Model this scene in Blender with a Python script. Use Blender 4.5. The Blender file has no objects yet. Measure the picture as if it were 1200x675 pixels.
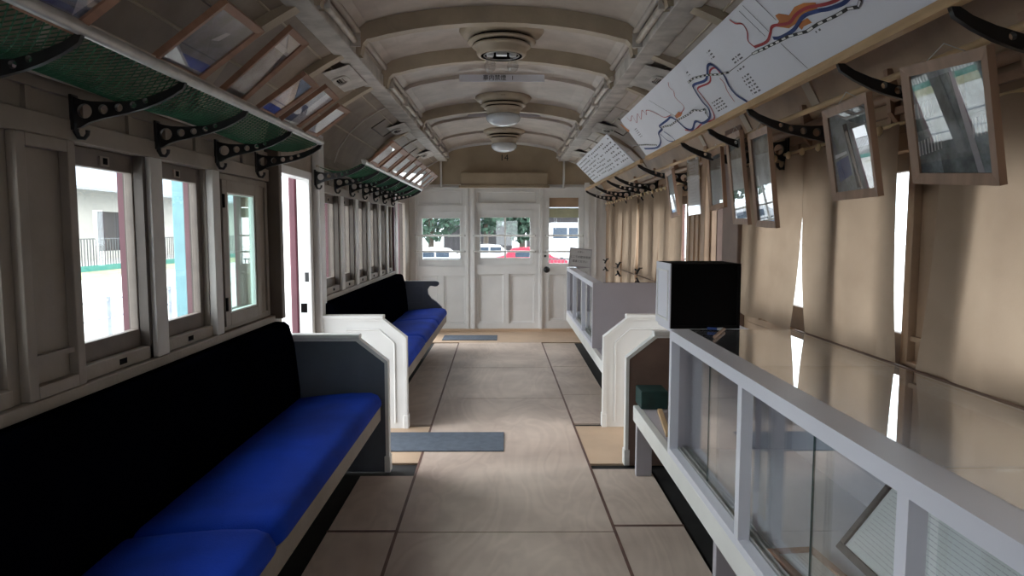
import bpy, bmesh, math, random
from mathutils import Vector, Matrix
random.seed(7)
scene = bpy.context.scene
COL = scene.collection
PI = math.pi

# ------------------------------------------------------------------ materials
def nt(name):
    m = bpy.data.materials.new(name); m.use_nodes = True
    n = m.node_tree; n.nodes.clear()
    return m, n, n.nodes, n.links

def paint(name, col, rough=.5, metal=0., var=.12, scale=6., col2=None, bump=.0, bscale=60., spec=.5, stretch=None, emit=None):
    m, n, N, L = nt(name)
    out = N.new('ShaderNodeOutputMaterial'); b = N.new('ShaderNodeBsdfPrincipled')
    L.new(b.outputs[0], out.inputs[0])
    tc = N.new('ShaderNodeTexCoord'); mp = N.new('ShaderNodeMapping')
    L.new(tc.outputs['Object'], mp.inputs[0])
    if stretch: mp.inputs['Scale'].default_value = stretch
    no = N.new('ShaderNodeTexNoise'); no.inputs['Scale'].default_value = scale; no.inputs['Detail'].default_value = 6
    L.new(mp.outputs[0], no.inputs[0])
    r = N.new('ShaderNodeValToRGB'); L.new(no.outputs[0], r.inputs[0])
    c2 = col2 if col2 else tuple(c*(1-var*2) for c in col)
    r.color_ramp.elements[0].position = .35; r.color_ramp.elements[1].position = .65
    r.color_ramp.elements[0].color = (*c2, 1); r.color_ramp.elements[1].color = (*col, 1)
    L.new(r.outputs[0], b.inputs['Base Color'])
    b.inputs['Roughness'].default_value = rough; b.inputs['Metallic'].default_value = metal
    b.inputs['Specular IOR Level'].default_value = spec
    if bump:
        n2 = N.new('ShaderNodeTexNoise'); n2.inputs['Scale'].default_value = bscale
        L.new(mp.outputs[0], n2.inputs[0])
        bu = N.new('ShaderNodeBump'); bu.inputs['Strength'].default_value = bump; bu.inputs['Distance'].default_value = .01
        L.new(n2.outputs[0], bu.inputs['Height']); L.new(bu.outputs[0], b.inputs['Normal'])
    if emit:
        b.inputs['Emission Color'].default_value = (*emit[0], 1); b.inputs['Emission Strength'].default_value = emit[1]
    return m

def glass(name, tint=(1, 1, 1), boost=1.0, rough=.0, dirt=.0, dcol=(.6, .6, .6)):
    m, n, N, L = nt(name)
    out = N.new('ShaderNodeOutputMaterial')
    tr = N.new('ShaderNodeBsdfTransparent'); tr.inputs[0].default_value = (*tint, 1)
    gl = N.new('ShaderNodeBsdfGlossy'); gl.inputs['Roughness'].default_value = rough; gl.inputs[0].default_value = (1, 1, 1, 1)
    fr = N.new('ShaderNodeFresnel'); ge = N.new('ShaderNodeNewGeometry'); ior = N.new('ShaderNodeMix')
    ior.inputs[2].default_value = 1.5; ior.inputs[3].default_value = 1/1.5     # same reflection from either side of a thin pane
    L.new(ge.outputs['Backfacing'], ior.inputs[0]); L.new(ior.outputs[0], fr.inputs[0])
    mu = N.new('ShaderNodeMath'); mu.operation = 'MULTIPLY'; mu.inputs[1].default_value = boost; mu.use_clamp = True
    L.new(fr.outputs[0], mu.inputs[0])
    mx = N.new('ShaderNodeMixShader'); L.new(mu.outputs[0], mx.inputs[0]); L.new(tr.outputs[0], mx.inputs[1]); L.new(gl.outputs[0], mx.inputs[2])
    last = mx
    if dirt:
        df = N.new('ShaderNodeBsdfDiffuse'); df.inputs[0].default_value = (*dcol, 1)
        no = N.new('ShaderNodeTexNoise'); no.inputs['Scale'].default_value = 4; no.inputs['Detail'].default_value = 5
        tc = N.new('ShaderNodeTexCoord'); L.new(tc.outputs['Object'], no.inputs[0])
        m2 = N.new('ShaderNodeMath'); m2.operation = 'MULTIPLY'; m2.inputs[1].default_value = dirt * 2
        L.new(no.outputs[0], m2.inputs[0])
        mx2 = N.new('ShaderNodeMixShader'); L.new(m2.outputs[0], mx2.inputs[0]); L.new(mx.outputs[0], mx2.inputs[1]); L.new(df.outputs[0], mx2.inputs[2]); last = mx2
    L.new(last.outputs[0], out.inputs[0])
    return m

def cloth(name, col, col2, trans=.35):
    m, n, N, L = nt(name)
    out = N.new('ShaderNodeOutputMaterial')
    tc = N.new('ShaderNodeTexCoord'); no = N.new('ShaderNodeTexNoise'); no.inputs['Scale'].default_value = 2.5; no.inputs['Detail'].default_value = 8
    L.new(tc.outputs['Object'], no.inputs[0])
    r = N.new('ShaderNodeValToRGB'); L.new(no.outputs[0], r.inputs[0])
    r.color_ramp.elements[0].position = .35; r.color_ramp.elements[1].position = .65
    r.color_ramp.elements[0].color = (*col2, 1); r.color_ramp.elements[1].color = (*col, 1)
    d = N.new('ShaderNodeBsdfDiffuse'); t = N.new('ShaderNodeBsdfTranslucent')
    L.new(r.outputs[0], d.inputs[0]); L.new(r.outputs[0], t.inputs[0])
    wv = N.new('ShaderNodeTexNoise'); wv.inputs['Scale'].default_value = 350
    L.new(tc.outputs['Object'], wv.inputs[0])
    bu = N.new('ShaderNodeBump'); bu.inputs['Strength'].default_value = .25; bu.inputs['Distance'].default_value = .002
    L.new(wv.outputs[0], bu.inputs['Height']); L.new(bu.outputs[0], d.inputs['Normal'])
    mx = N.new('ShaderNodeMixShader'); mx.inputs[0].default_value = trans
    L.new(d.outputs[0], mx.inputs[1]); L.new(t.outputs[0], mx.inputs[2]); L.new(mx.outputs[0], out.inputs[0])
    return m

def photo(name, dark, light, scale=5, seed=0.):
    m, n, N, L = nt(name)
    out = N.new('ShaderNodeOutputMaterial'); b = N.new('ShaderNodeBsdfPrincipled'); L.new(b.outputs[0], out.inputs[0])
    tc = N.new('ShaderNodeTexCoord'); mp = N.new('ShaderNodeMapping'); mp.inputs['Location'].default_value = (seed, seed*2, 0)
    L.new(tc.outputs['Object'], mp.inputs[0])
    no = N.new('ShaderNodeTexNoise'); no.inputs['Scale'].default_value = scale; no.inputs['Detail'].default_value = 9; no.inputs['Roughness'].default_value = .62
    L.new(mp.outputs[0], no.inputs[0])
    r = N.new('ShaderNodeValToRGB'); L.new(no.outputs[0], r.inputs[0])
    r.color_ramp.elements[0].position = .42; r.color_ramp.elements[1].position = .6
    r.color_ramp.elements[0].color = (*dark, 1); r.color_ramp.elements[1].color = (*light, 1)
    L.new(r.outputs[0], b.inputs['Base Color']); b.inputs['Roughness'].default_value = .35
    return m

def plywood(name):
    m, n, N, L = nt(name)
    out = N.new('ShaderNodeOutputMaterial'); b = N.new('ShaderNodeBsdfPrincipled'); L.new(b.outputs[0], out.inputs[0])
    tc = N.new('ShaderNodeTexCoord')
    mp = N.new('ShaderNodeMapping'); mp.inputs['Scale'].default_value = (1.1, .35, 1); L.new(tc.outputs['Object'], mp.inputs[0])
    no = N.new('ShaderNodeTexNoise'); no.inputs['Scale'].default_value = 2.2; no.inputs['Detail'].default_value = 3; no.inputs['Distortion'].default_value = 1.2
    L.new(mp.outputs[0], no.inputs[0])
    # rings from the noise value
    mu = N.new('ShaderNodeMath'); mu.operation = 'MULTIPLY'; mu.inputs[1].default_value = 60; L.new(no.outputs[0], mu.inputs[0])
    si = N.new('ShaderNodeMath'); si.operation = 'SINE'; L.new(mu.outputs[0], si.inputs[0])
    m1 = N.new('ShaderNodeMath'); m1.operation = 'MULTIPLY_ADD'; m1.inputs[1].default_value = .035; m1.inputs[2].default_value = 0; L.new(si.outputs[0], m1.inputs[0])
    n2 = N.new('ShaderNodeTexNoise'); n2.inputs['Scale'].default_value = 1.6; n2.inputs['Detail'].default_value = 7; L.new(tc.outputs['Object'], n2.inputs[0])
    ad = N.new('ShaderNodeMath'); ad.operation = 'ADD'; L.new(n2.outputs[0], ad.inputs[0]); L.new(m1.outputs[0], ad.inputs[1])
    r = N.new('ShaderNodeValToRGB'); L.new(ad.outputs[0], r.inputs[0])
    e = r.color_ramp.elements; e[0].position = .33; e[0].color = (.43, .335, .275, 1); e[1].position = .66; e[1].color = (.66, .54, .45, 1)
    L.new(r.outputs[0], b.inputs['Base Color']); b.inputs['Roughness'].default_value = .55; b.inputs['Specular IOR Level'].default_value = .35
    return m

M = dict(
 rev = paint('dark_brown_reveal', (.085, .065, .052), .6, var=.1, scale=8),
 wallp = paint('lit_post_paint', (.62, .58, .53), .45, var=.08, scale=5),  # brighter copy of the left wall paint, window light put into the colour
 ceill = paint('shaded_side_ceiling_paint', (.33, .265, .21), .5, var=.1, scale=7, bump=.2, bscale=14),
 wall = paint('shaded_left_wall_paint', (.29, .24, .195), .5, var=.1, scale=5, bump=.15, bscale=40),  # left wall paint darkened, backlit shade put into the base colour
 wallw = paint('white_end_wall_paint', (.76, .75, .73), .45, var=.04, scale=4, bump=.05),
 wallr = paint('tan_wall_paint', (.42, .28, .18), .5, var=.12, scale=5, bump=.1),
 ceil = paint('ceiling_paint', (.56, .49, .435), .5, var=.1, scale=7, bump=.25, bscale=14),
 rib = paint('rib_paint', (.50, .415, .31), .5, var=.1, scale=6, bump=.15),
 tymp = paint('khaki_gable_paint', (.40, .32, .22), .55, var=.08, scale=4),
 beam = paint('beam_paint', (.62, .58, .54), .5, var=.18, scale=9, bump=.25, bscale=25),
 white = paint('white_gloss_paint', (.80, .79, .76), .4, var=.04, scale=4),
 lilac = paint('lilac_white_paint', (.70, .70, .76), .4, var=.02, scale=3),
 lilacg = paint('lilac_grey_paint', (.50, .47, .51), .5, var=.04, scale=3),
 greyp = paint('blue_grey_panel_paint', (.13, .15, .18), .5, var=.1, scale=4),
 brownp = paint('brown_panel_wood', (.22, .14, .11), .55, var=.15, scale=5),
 greengl = glass('greenish_glass', (.72, .86, .82), 1.6),
 blindg = paint('yellow_green_blind', (.50, .50, .33), .6, var=.1),
 pillar = paint('dark_brown_pillar', (.13, .095, .07), .5, var=.1),
 sash = paint('grey_brown_sash_paint', (.17, .135, .11), .5, var=.15, scale=8),
 maroon = paint('maroon_exterior_paint', (.13, .035, .05), .45, var=.1, scale=5),
 ply = plywood('plywood_floor'),
 plyo = paint('orange_tan_floor', (.56, .40, .27), .5, var=.08, scale=3),
 under = paint('black_underfloor', (.012, .011, .01), .8, var=.3, scale=10),
 tape = paint('red_brown_joint_tape', (.16, .08, .06), .6, var=.2, scale=10),
 iron = paint('black_cast_iron', (.01, .01, .011), .4, metal=.0, var=.2, scale=30),
 steel = paint('dull_steel', (.55, .54, .52), .35, metal=.6, var=.1, scale=20),
 pipe = paint('painted_pipe', (.60, .52, .44), .35, var=.15, scale=15),
 net = paint('green_net_cord', (.005, .085, .033), .7, var=.2, scale=30),
 blue = paint('royal_blue_moquette', (.002, .05, .50), .85, var=.22, scale=3, bump=.3, bscale=260, spec=.25),
 navy = paint('navy_black_moquette', (.0015, .0018, .0045), 1.0, var=.2, scale=4, bump=.3, bscale=260, spec=.0),
 mat = paint('blue_grey_rubber_mat', (.10, .125, .16), .7, var=.12, scale=20, bump=.2, bscale=120),
 oak = paint('reddish_frame_wood', (.36, .19, .12), .5, var=.14, scale=4, stretch=(1, 6, 1)),
 tanw = paint('tan_frame_wood', (.40, .245, .165), .45, var=.14, scale=4, stretch=(6, 1, 1)),
 pine = paint('pale_pine', (.60, .40, .22), .5, var=.12, scale=6, stretch=(6, 1, 6)),
 darkfr = paint('worn_dark_frame', (.10, .08, .08), .5, var=.3, scale=30, col2=(.035, .025, .025)),
 paper = paint('white_paper', (.74, .74, .74), .6, var=.02, scale=3),
 board = paint('white_map_board', (.72, .73, .80), .5, var=.03, scale=3),
 ink = paint('black_ink', (.01, .01, .012), .6, var=.1),
 greyink = paint('grey_ink', (.13, .13, .15), .6, var=.1),
 inkblue = paint('blue_ink', (.015, .05, .22), .6, var=.1),
 inkred = paint('red_ink', (.45, .03, .04), .6, var=.1),
 orange = paint('orange_ink', (.55, .17, .02), .6, var=.15),
 blackm = paint('matt_black_panel', (.005, .004, .004), .9, var=.2, spec=.1),
 brass = paint('brass', (.80, .62, .36), .3, metal=.3, var=.1),
 porc = paint('white_porcelain', (.75, .75, .74), .25, var=.02),
 teal = paint('dark_teal_box', (.01, .05, .045), .5, var=.2, scale=20),
 glass = glass('window_glass', (.98, 1, 1), 1.0),
 casegl = glass('case_glass', (.95, .97, .97), 1.3),
 topgl = glass('case_top_glass', (.88, .88, .86), 1.7),
 photogl = glass('picture_glass', (.97, .97, .97), .9),
 bulbgl = glass('bulb_glass', (.9, .9, .9), 1.5),
 film = glass('clear_plastic_film', (.9, .9, .92), 2.2, .05, .12),
 cur = cloth('beige_curtain_cloth', (.46, .35, .26), (.35, .26, .19), .26),
 globe = paint('milk_glass_globe', (.62, .66, .70), .15, var=.02, spec=.7),
)

# ------------------------------------------------------------------ mesh builder
class MB:
    def __init__(s): s.v = []; s.f = []; s.sm = []
    def add(s, vs, fs, smooth=False):
        b = len(s.v); s.v += [tuple(v) for v in vs]; s.f += [tuple(b+i for i in f) for f in fs]; s.sm += [smooth]*len(fs); return s
    def box(s, x0, x1, y0, y1, z0, z1):
        if x0 > x1: x0, x1 = x1, x0
        if y0 > y1: y0, y1 = y1, y0
        if z0 > z1: z0, z1 = z1, z0
        return s.add([(x0,y0,z0),(x1,y0,z0),(x1,y1,z0),(x0,y1,z0),(x0,y0,z1),(x1,y0,z1),(x1,y1,z1),(x0,y1,z1)],
              [(0,3,2,1),(4,5,6,7),(0,1,5,4),(1,2,6,5),(2,3,7,6),(3,0,4,7)])
    def quad(s, *p): return s.add(p, [tuple(range(len(p)))])
    def prism(s, poly, a, b, axis='y', smooth=False):
        """poly of (u,w): axis y -> (x,z); axis x -> (y,z); axis z -> (x,y)"""
        def P(u, w, t): return {'y': (u, t, w), 'x': (t, u, w), 'z': (u, w, t)}[axis]
        n = len(poly); vs = [P(u, w, a) for u, w in poly] + [P(u, w, b) for u, w in poly]
        fs = [tuple(range(n)), tuple(range(2*n-1, n-1, -1))]
        s.add(vs, fs)
        s.add(vs, [(i, (i+1) % n, (i+1) % n+n, i+n) for i in range(n)], smooth)
        return s
    def sheet(s, poly, a, b, axis='y', smooth=True):
        def P(u, w, t): return {'y': (u, t, w), 'x': (t, u, w)}[axis]
        n = len(poly); vs = [P(u, w, a) for u, w in poly] + [P(u, w, b) for u, w in poly]
        return s.add(vs, [(i, i+1, i+1+n, i+n) for i in range(n-1)], smooth)
    def tube(s, pts, r, n=8, cap=True):
        pts = [Vector(p) for p in pts]; rings = []
        up = None
        for i, p in enumerate(pts):
            d = (pts[min(i+1, len(pts)-1)] - pts[max(i-1, 0)]).normalized()
            a = d.orthogonal().normalized() if up is None else (up - d*up.dot(d)).normalized()
            up = a; b = d.cross(a)
            rr = r[i] if isinstance(r, (list, tuple)) else r
            rings.append([p + (a*math.cos(2*PI*k/n) + b*math.sin(2*PI*k/n))*rr for k in range(n)])
        vs = [q for R in rings for q in R]; fs = []
        for i in range(len(pts)-1):
            for k in range(n): fs.append((i*n+k, i*n+(k+1) % n, (i+1)*n+(k+1) % n, (i+1)*n+k))
        s.add(vs, fs, n > 4)
        if cap: s.add(rings[0], [tuple(range(n-1, -1, -1))]); s.add(rings[-1], [tuple(range(n))])
        return s
    def lathe(s, prof, c, n=32, axis='z'):
        vs = []
        for r, h in prof:
            for k in range(n):
                a = 2*PI*k/n; u, w = r*math.cos(a), r*math.sin(a)
                vs.append({'z': (c[0]+u, c[1]+w, c[2]+h), 'y': (c[0]+u, c[1]+h, c[2]+w), 'x': (c[0]+h, c[1]+u, c[2]+w)}[axis])
        fs = []
        for i in range(len(prof)-1):
            for k in range(n): fs.append((i*n+k, i*n+(k+1) % n, (i+1)*n+(k+1) % n, (i+1)*n+k))
        return s.add(vs, fs, True)
    def cells(s, u0, u1, w0, w1, t0, t1, holes, axis='x'):
        """a slab with rectangular holes; axis x: u=y w=z t=x; axis y: u=x w=z t=y"""
        us = sorted({u0, u1, *[h[0] for h in holes], *[h[1] for h in holes]}); ws = sorted({w0, w1, *[h[2] for h in holes], *[h[3] for h in holes]})
        us = [u for u in us if u0 <= u <= u1]; ws = [w for w in ws if w0 <= w <= w1]
        for a, b in zip(us, us[1:]):
            run = None
            for c, d in zip(ws, ws[1:]):
                mu, mw = (a+b)/2, (c+d)/2
                solid = not any(h[0] < mu < h[1] and h[2] < mw < h[3] for h in holes)
                if solid: run = (run[0], d) if run else (c, d)
                if (not solid or d == ws[-1]) and run:
                    if axis == 'x': s.box(t0, t1, a, b, run[0], run[1])
                    else: s.box(a, b, t0, t1, run[0], run[1])
                    run = None
        return s
    def outline(s, u0, u1, w0, w1, wd, t0, t1, axis='x'):
        return s.cells(u0, u1, w0, w1, t0, t1, [(u0+wd, u1-wd, w0+wd, w1-wd)], axis)
    def build(s, name, mat, parent=None, bevel=0, local=False, kind=None):
        me = bpy.data.meshes.new(name)
        if parent is not None and not local:
            o0 = parent.matrix_world.translation if False else parent_world(parent)
            vs = [tuple(Vector(v) - o0) for v in s.v]; loc = (0, 0, 0)
        elif parent is None and s.v:
            xs = [v[0] for v in s.v]; ys = [v[1] for v in s.v]; zs = [v[2] for v in s.v]
            loc = ((min(xs)+max(xs))/2, (min(ys)+max(ys))/2, min(zs))
            vs = [(v[0]-loc[0], v[1]-loc[1], v[2]-loc[2]) for v in s.v]
        else: vs = s.v; loc = (0, 0, 0)
        me.from_pydata(vs, [], s.f); me.validate(); 
        for p, sm in zip(me.polygons, s.sm): p.use_smooth = sm
        bm = bmesh.new(); bm.from_mesh(me); bmesh.ops.recalc_face_normals(bm, faces=bm.faces); bm.to_mesh(me); bm.free()
        me.materials.append(M[mat] if isinstance(mat, str) else mat)
        o = bpy.data.objects.new(name, me); COL.objects.link(o); o.location = loc
        WLOC[o.name] = Vector(loc) + (parent_world(parent) if parent is not None else Vector((0,0,0)))
        if parent is not None: o.parent = parent
        if bevel:
            b = o.modifiers.new('bevel', 'BEVEL'); b.width = bevel; b.segments = 2; b.limit_method = 'ANGLE'
        if kind: o['kind'] = kind
        return o
WLOC = {}
def parent_world(p): return WLOC[p.name]
def B(*a): return MB().box(*a)
def tag(o, label, cat, group=None, kind=None):
    o['label'] = label; o['category'] = cat
    if group: o['group'] = group
    if kind: o['kind'] = kind
    return o
def thing(name, label, cat, loc, group=None, mtx=None):
    o = bpy.data.objects.new(name, None); COL.objects.link(o); o.empty_display_size = .1
    if mtx is not None: o.matrix_world = mtx
    else: o.location = loc
    WLOC[o.name] = Vector(loc)
    return tag(o, label, cat, group)
def struct(name, mb, mat, parent=None, bevel=0):
    o = mb.build(name, mat, parent, bevel)
    if parent is None: o['kind'] = 'structure'
    return o
def text_mesh(name, body, size, mat, mtx, parent=None, extrude=.0006, align='CENTER'):
    cu = bpy.data.curves.new(name, 'FONT'); cu.body = body; cu.size = size; cu.extrude = extrude; cu.align_x = align; cu.align_y = 'CENTER'
    t = bpy.data.objects.new(name+'_tmp', cu); COL.objects.link(t)
    dg = bpy.context.evaluated_depsgraph_get(); me = bpy.data.meshes.new_from_object(t.evaluated_get(dg))
    bpy.data.objects.remove(t); me.materials.clear(); me.materials.append(M[mat])
    if parent is not None and mtx is not None:
        me.transform(mtx); o = bpy.data.objects.new(name, me); COL.objects.link(o); o.parent = parent
    else:
        o = bpy.data.objects.new(name, me); COL.objects.link(o); o.matrix_world = mtx
    WLOC[o.name] = Vector((0, 0, 0))
    return o
def plate_mesh(outline, holes, thick):
    cu = bpy.data.curves.new('plate', 'CURVE'); cu.dimensions = '2D'; cu.fill_mode = 'BOTH'; cu.extrude = thick/2
    def spl(pts):
        s = cu.splines.new('POLY'); s.points.add(len(pts)-1); s.use_cyclic_u = True
        for p, q in zip(s.points, pts): p.co = (q[0], q[1], 0, 1)
    spl(outline)
    for cx, cy, r in holes: spl([(cx+r*math.cos(2*PI*k/16), cy+r*math.sin(2*PI*k/16)) for k in range(16)])
    t = bpy.data.objects.new('plate_tmp', cu); COL.objects.link(t)
    dg = bpy.context.evaluated_depsgraph_get(); me = bpy.data.meshes.new_from_object(t.evaluated_get(dg))
    bpy.data.objects.remove(t)
    return me

XL, XR, YE, YB = -1.27, 1.30, 8.97, -1.2      # inner faces of the side walls, end wall, wall behind the camera
SILL, HEAD = .88, 1.585

# ------------------------------------------------------------------ FLOOR
fl = struct('floor', B(XL-.02, XR+.02, YB-.1, YE+.1, -.06, -.012), 'under')
def lerp(a, b, t): return a+(b-a)*t
def jl(y): return lerp(-.483, -.57, (y-2.53)/5.4)      # left joint line
def jr(y): return lerp(.484, .414, (y-2.53)/5.5)
def slab(mb, pts, z0=-.012, z1=0): return mb.prism(pts, z0, z1, 'z')
def floor_run(mat, segs, fa, fb, name, g=.004):
    for a, b in segs:
        mb = MB(); slab(mb, [(fa(a+g)+g, a+g), (fb(a+g)-g, a+g), (fb(b-g)-g, b-g), (fa(b-g)+g, b-g)])
        mb.build(name, mat, fl)
floor_run('ply', [(YB, 1.1), (1.1, 2.92), (2.92, 5.33), (5.33, 6.55), (6.55, 8.05)], jl, jr, 'plywood_panel')
floor_run('ply', [(YB, 1.2), (1.2, 2.93), (2.93, 3.62)], lambda y: -.80, jl, 'plywood_panel')
floor_run('ply', [(4.60, 5.5), (5.5, 6.6), (6.6, 8.0)], lambda y: -.86, jl, 'plywood_panel')
floor_run('ply', [(YB, 1.6), (1.6, 2.98), (2.98, 3.72)], jr, lambda y: .80, 'plywood_panel')
floor_run('ply', [(4.62, 5.45), (5.45, 6.6), (6.6, 8.0)], jr, lambda y: .80, 'plywood_panel')
floor_run('plyo', [(3.82, 4.56)], lambda y: XL, jl, 'orange_floor_panel')
floor_run('plyo', [(3.80, 4.56)], jr, lambda y: XR, 'orange_floor_panel')
floor_run('plyo', [(8.05, YE)], lambda y: XL, lambda y: XR, 'orange_floor_panel')
mb = MB()
for f in (jl, jr):
    mb.add([(f(YB)-.007, YB, .0015), (f(YB)+.007, YB, .0015), (f(8)+.007, 8, .0015), (f(8)-.007, 8, .0015)], [(0, 1, 2, 3)])
for f0, f1, y in ((-.80, jl(2.93), 2.93), (jr(2.98), .80, 2.98), (jl(2.92), jr(2.92), 1.1)):
    mb.box(f0, f1, y-.009, y+.009, .0008, .0016)
mb.build('joint_tape', 'tape', fl)

for i, (x0, x1, y0, y1, lab) in enumerate([(-.77, -.02, 4.02, 4.40, 'blue-grey rubber mat lying across the aisle beside the near white partition'),
                                           (-.79, -.12, 8.20, 8.58, 'thin blue-grey rubber mat at the foot of the end wall doors')]):
    m_ = MB(); m_.box(x0, x1, y0, y1, .0, .008)
    o = m_.build('rubber_mat', 'mat', bevel=.002); tag(o, lab, 'mat')

# ------------------------------------------------------------------ CEILING
XC = -.05
VP_ = [(.74, 2.225), (.74, 2.29), (.72, 2.345), (.665, 2.385), (.58, 2.41), (.45, 2.435), (.3, 2.455), (.15, 2.467), (0, 2.471)]
vault = [(XC-dx, z) for dx, z in VP_] + [(XC+dx, z) for dx, z in reversed(VP_[:-1])]
SL = [(-.84, 2.25), (-.95, 2.205), (-1.06, 2.135), (-1.16, 2.04), (-1.235, 1.93), (-1.285, 1.80)]
SR = [(.74, 2.25), (.87, 2.21), (1.0, 2.145), (1.12, 2.06), (1.23, 1.95), (1.315, 1.80)]
out = [(x, z+.05) for x, z in vault]
ce = struct('ceiling', MB().prism(vault+[(XC+.78, 2.225), (XC+.78, 2.56), (XC-.78, 2.56), (XC-.78, 2.225)], YB, YE+.05), 'ceil')
for p in ce.data.polygons: p.use_smooth = False
for S, sg in ((SL, -1), (SR, 1)):
    mb = MB().prism(S+[(sg*1.45, 1.80), (sg*1.45, 2.4), (S[0][0], 2.4)], YB, YE+.05)
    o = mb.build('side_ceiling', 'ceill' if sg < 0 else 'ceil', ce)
# beams each side of the clerestory
for sg in (-1, 1):
    a, b = XC+sg*.72, XC+sg*.835
    B(a, b, YB, YE, 2.222, 2.30).build('longitudinal_beam', 'beam', ce, bevel=.004)
    c = XC+sg*.745
    MB().tube([(XC+sg*.71, YB, 2.34), (XC+sg*.71, YE, 2.34)], .018, 6).build('corner_moulding', 'ceil', ce)
def arch(y, w, drop, mat, name):
    inner = []
    for i, (dx, z) in enumerate(VP_):
        p0, p1 = VP_[max(i-1, 0)], VP_[min(i+1, len(VP_)-1)]
        tx, tz = p1[0]-p0[0], p1[1]-p0[1]; l_ = math.hypot(tx, tz)
        if i == len(VP_)-1: tx, tz, l_ = -1, 0, 1
        k = drop*min(1, .5+.16*i)
        inner.append((dx-tz/l_*k, z+tx/l_*k))
    inn = [(XC-dx, z) for dx, z in inner] + [(XC+dx, z) for dx, z in reversed(inner[:-1])]
    outl = [(XC-dx*1.0, z+.004) for dx, z in VP_] + [(XC+dx, z+.004) for dx, z in reversed(VP_[:-1])]
    mb = MB(); n = len(inn)
    for a, b in zip(range(n-1), range(1, n)):
        vs = [(outl[a][0], y, outl[a][1]), (outl[b][0], y, outl[b][1]), (inn[b][0], y, inn[b][1]), (inn[a][0], y, inn[a][1])]
        vs += [(v[0], y+w, v[2]) for v in vs]
        mb.add(vs, [(0, 1, 2, 3), (7, 6, 5, 4)]); mb.add(vs, [(3, 2, 6, 7)], True)
    mb.build(name, mat, ce)
    for S in (SL, SR):
        dd = drop*.55
        cx, cz = (.3 if S is SL else -.3), 1.6
        inn = []
        for i, (x, z) in enumerate(S):
            t = i/(len(S)-1); k = dd*(.35+.65*math.sin(PI*min(1, t*1.4+.1)))
            dx, dz = cx-x, cz-z; L_ = math.hypot(dx, dz); inn.append((x+dx/L_*k, z+dz/L_*k))
        mb = MB()
        for a in range(len(S)-1):
            b = a+1
            vs = [(S[a][0], y, S[a][1]), (S[b][0], y, S[b][1]), (inn[b][0], y, inn[b][1]), (inn[a][0], y, inn[a][1])]
            vs += [(v[0], y+w, v[2]) for v in vs]
            mb.add(vs, [(0, 1, 2, 3), (7, 6, 5, 4), (3, 2, 6, 7)])
        mb.build(name, mat, ce)
for y in (.3, 1.05, 2.82, 3.58, 4.36, 6.17): arch(y, .07, .085, 'rib', 'roof_rib')
for y in (1.9, 5.08, 6.85, 7.9): arch(y, .03, .025, 'ceil', 'thin_roof_rib')
arch(8.93, .03, .03, 'wallw', 'thin_roof_rib')
mb = MB().sheet([(1.205, 1.965), (1.24, 1.915), (1.268, 1.86), (1.293, 1.80)], YB, YE)
mb.build('cove_panel', 'wallr', ce)
# grooves and cover strips on the side ceilings
for S, sg in ((SL, -1), (SR, 1)):
    mb = MB()
    for i, r in ((1, .006), (3, .007)):
        x, z = S[i]; mb.tube([(x, YB, z), (x, YE, z)], r, 6)
    mb.build('ceiling_bead', 'rib', ce)
    mb = MB()
    for y in (2.35, 5.45, 7.35):
        (xa, za), (xb, zb) = S[1], S[2]
        for yy in (y, y+.5):
            mb.tube([(xa, yy, za-.004), (xb, yy, zb-.004)], .005, 6)
        mb.tube([(xb, y, zb-.004), (xb, y+.5, zb-.004)], .005, 6)
    mb.build('hatch_moulding', 'sash', ce)
    # flat grey plate under each ventilator
    for y in (3.75, 5.72, 7.68):
        (xa, za), (xb, zb) = S[0], S[1]
        x2, z2 = lerp(S[1][0], S[2][0], .35), lerp(S[1][1], S[2][1], .35)
        MB().add([(xa+sg*.005, y, za-.035), (x2, y, z2-.012), (x2, y+.5, z2-.012), (xa+sg*.005, y+.5, za-.035)], [(0, 1, 2, 3)]).build('vent_plate', 'beam', ce)
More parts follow.
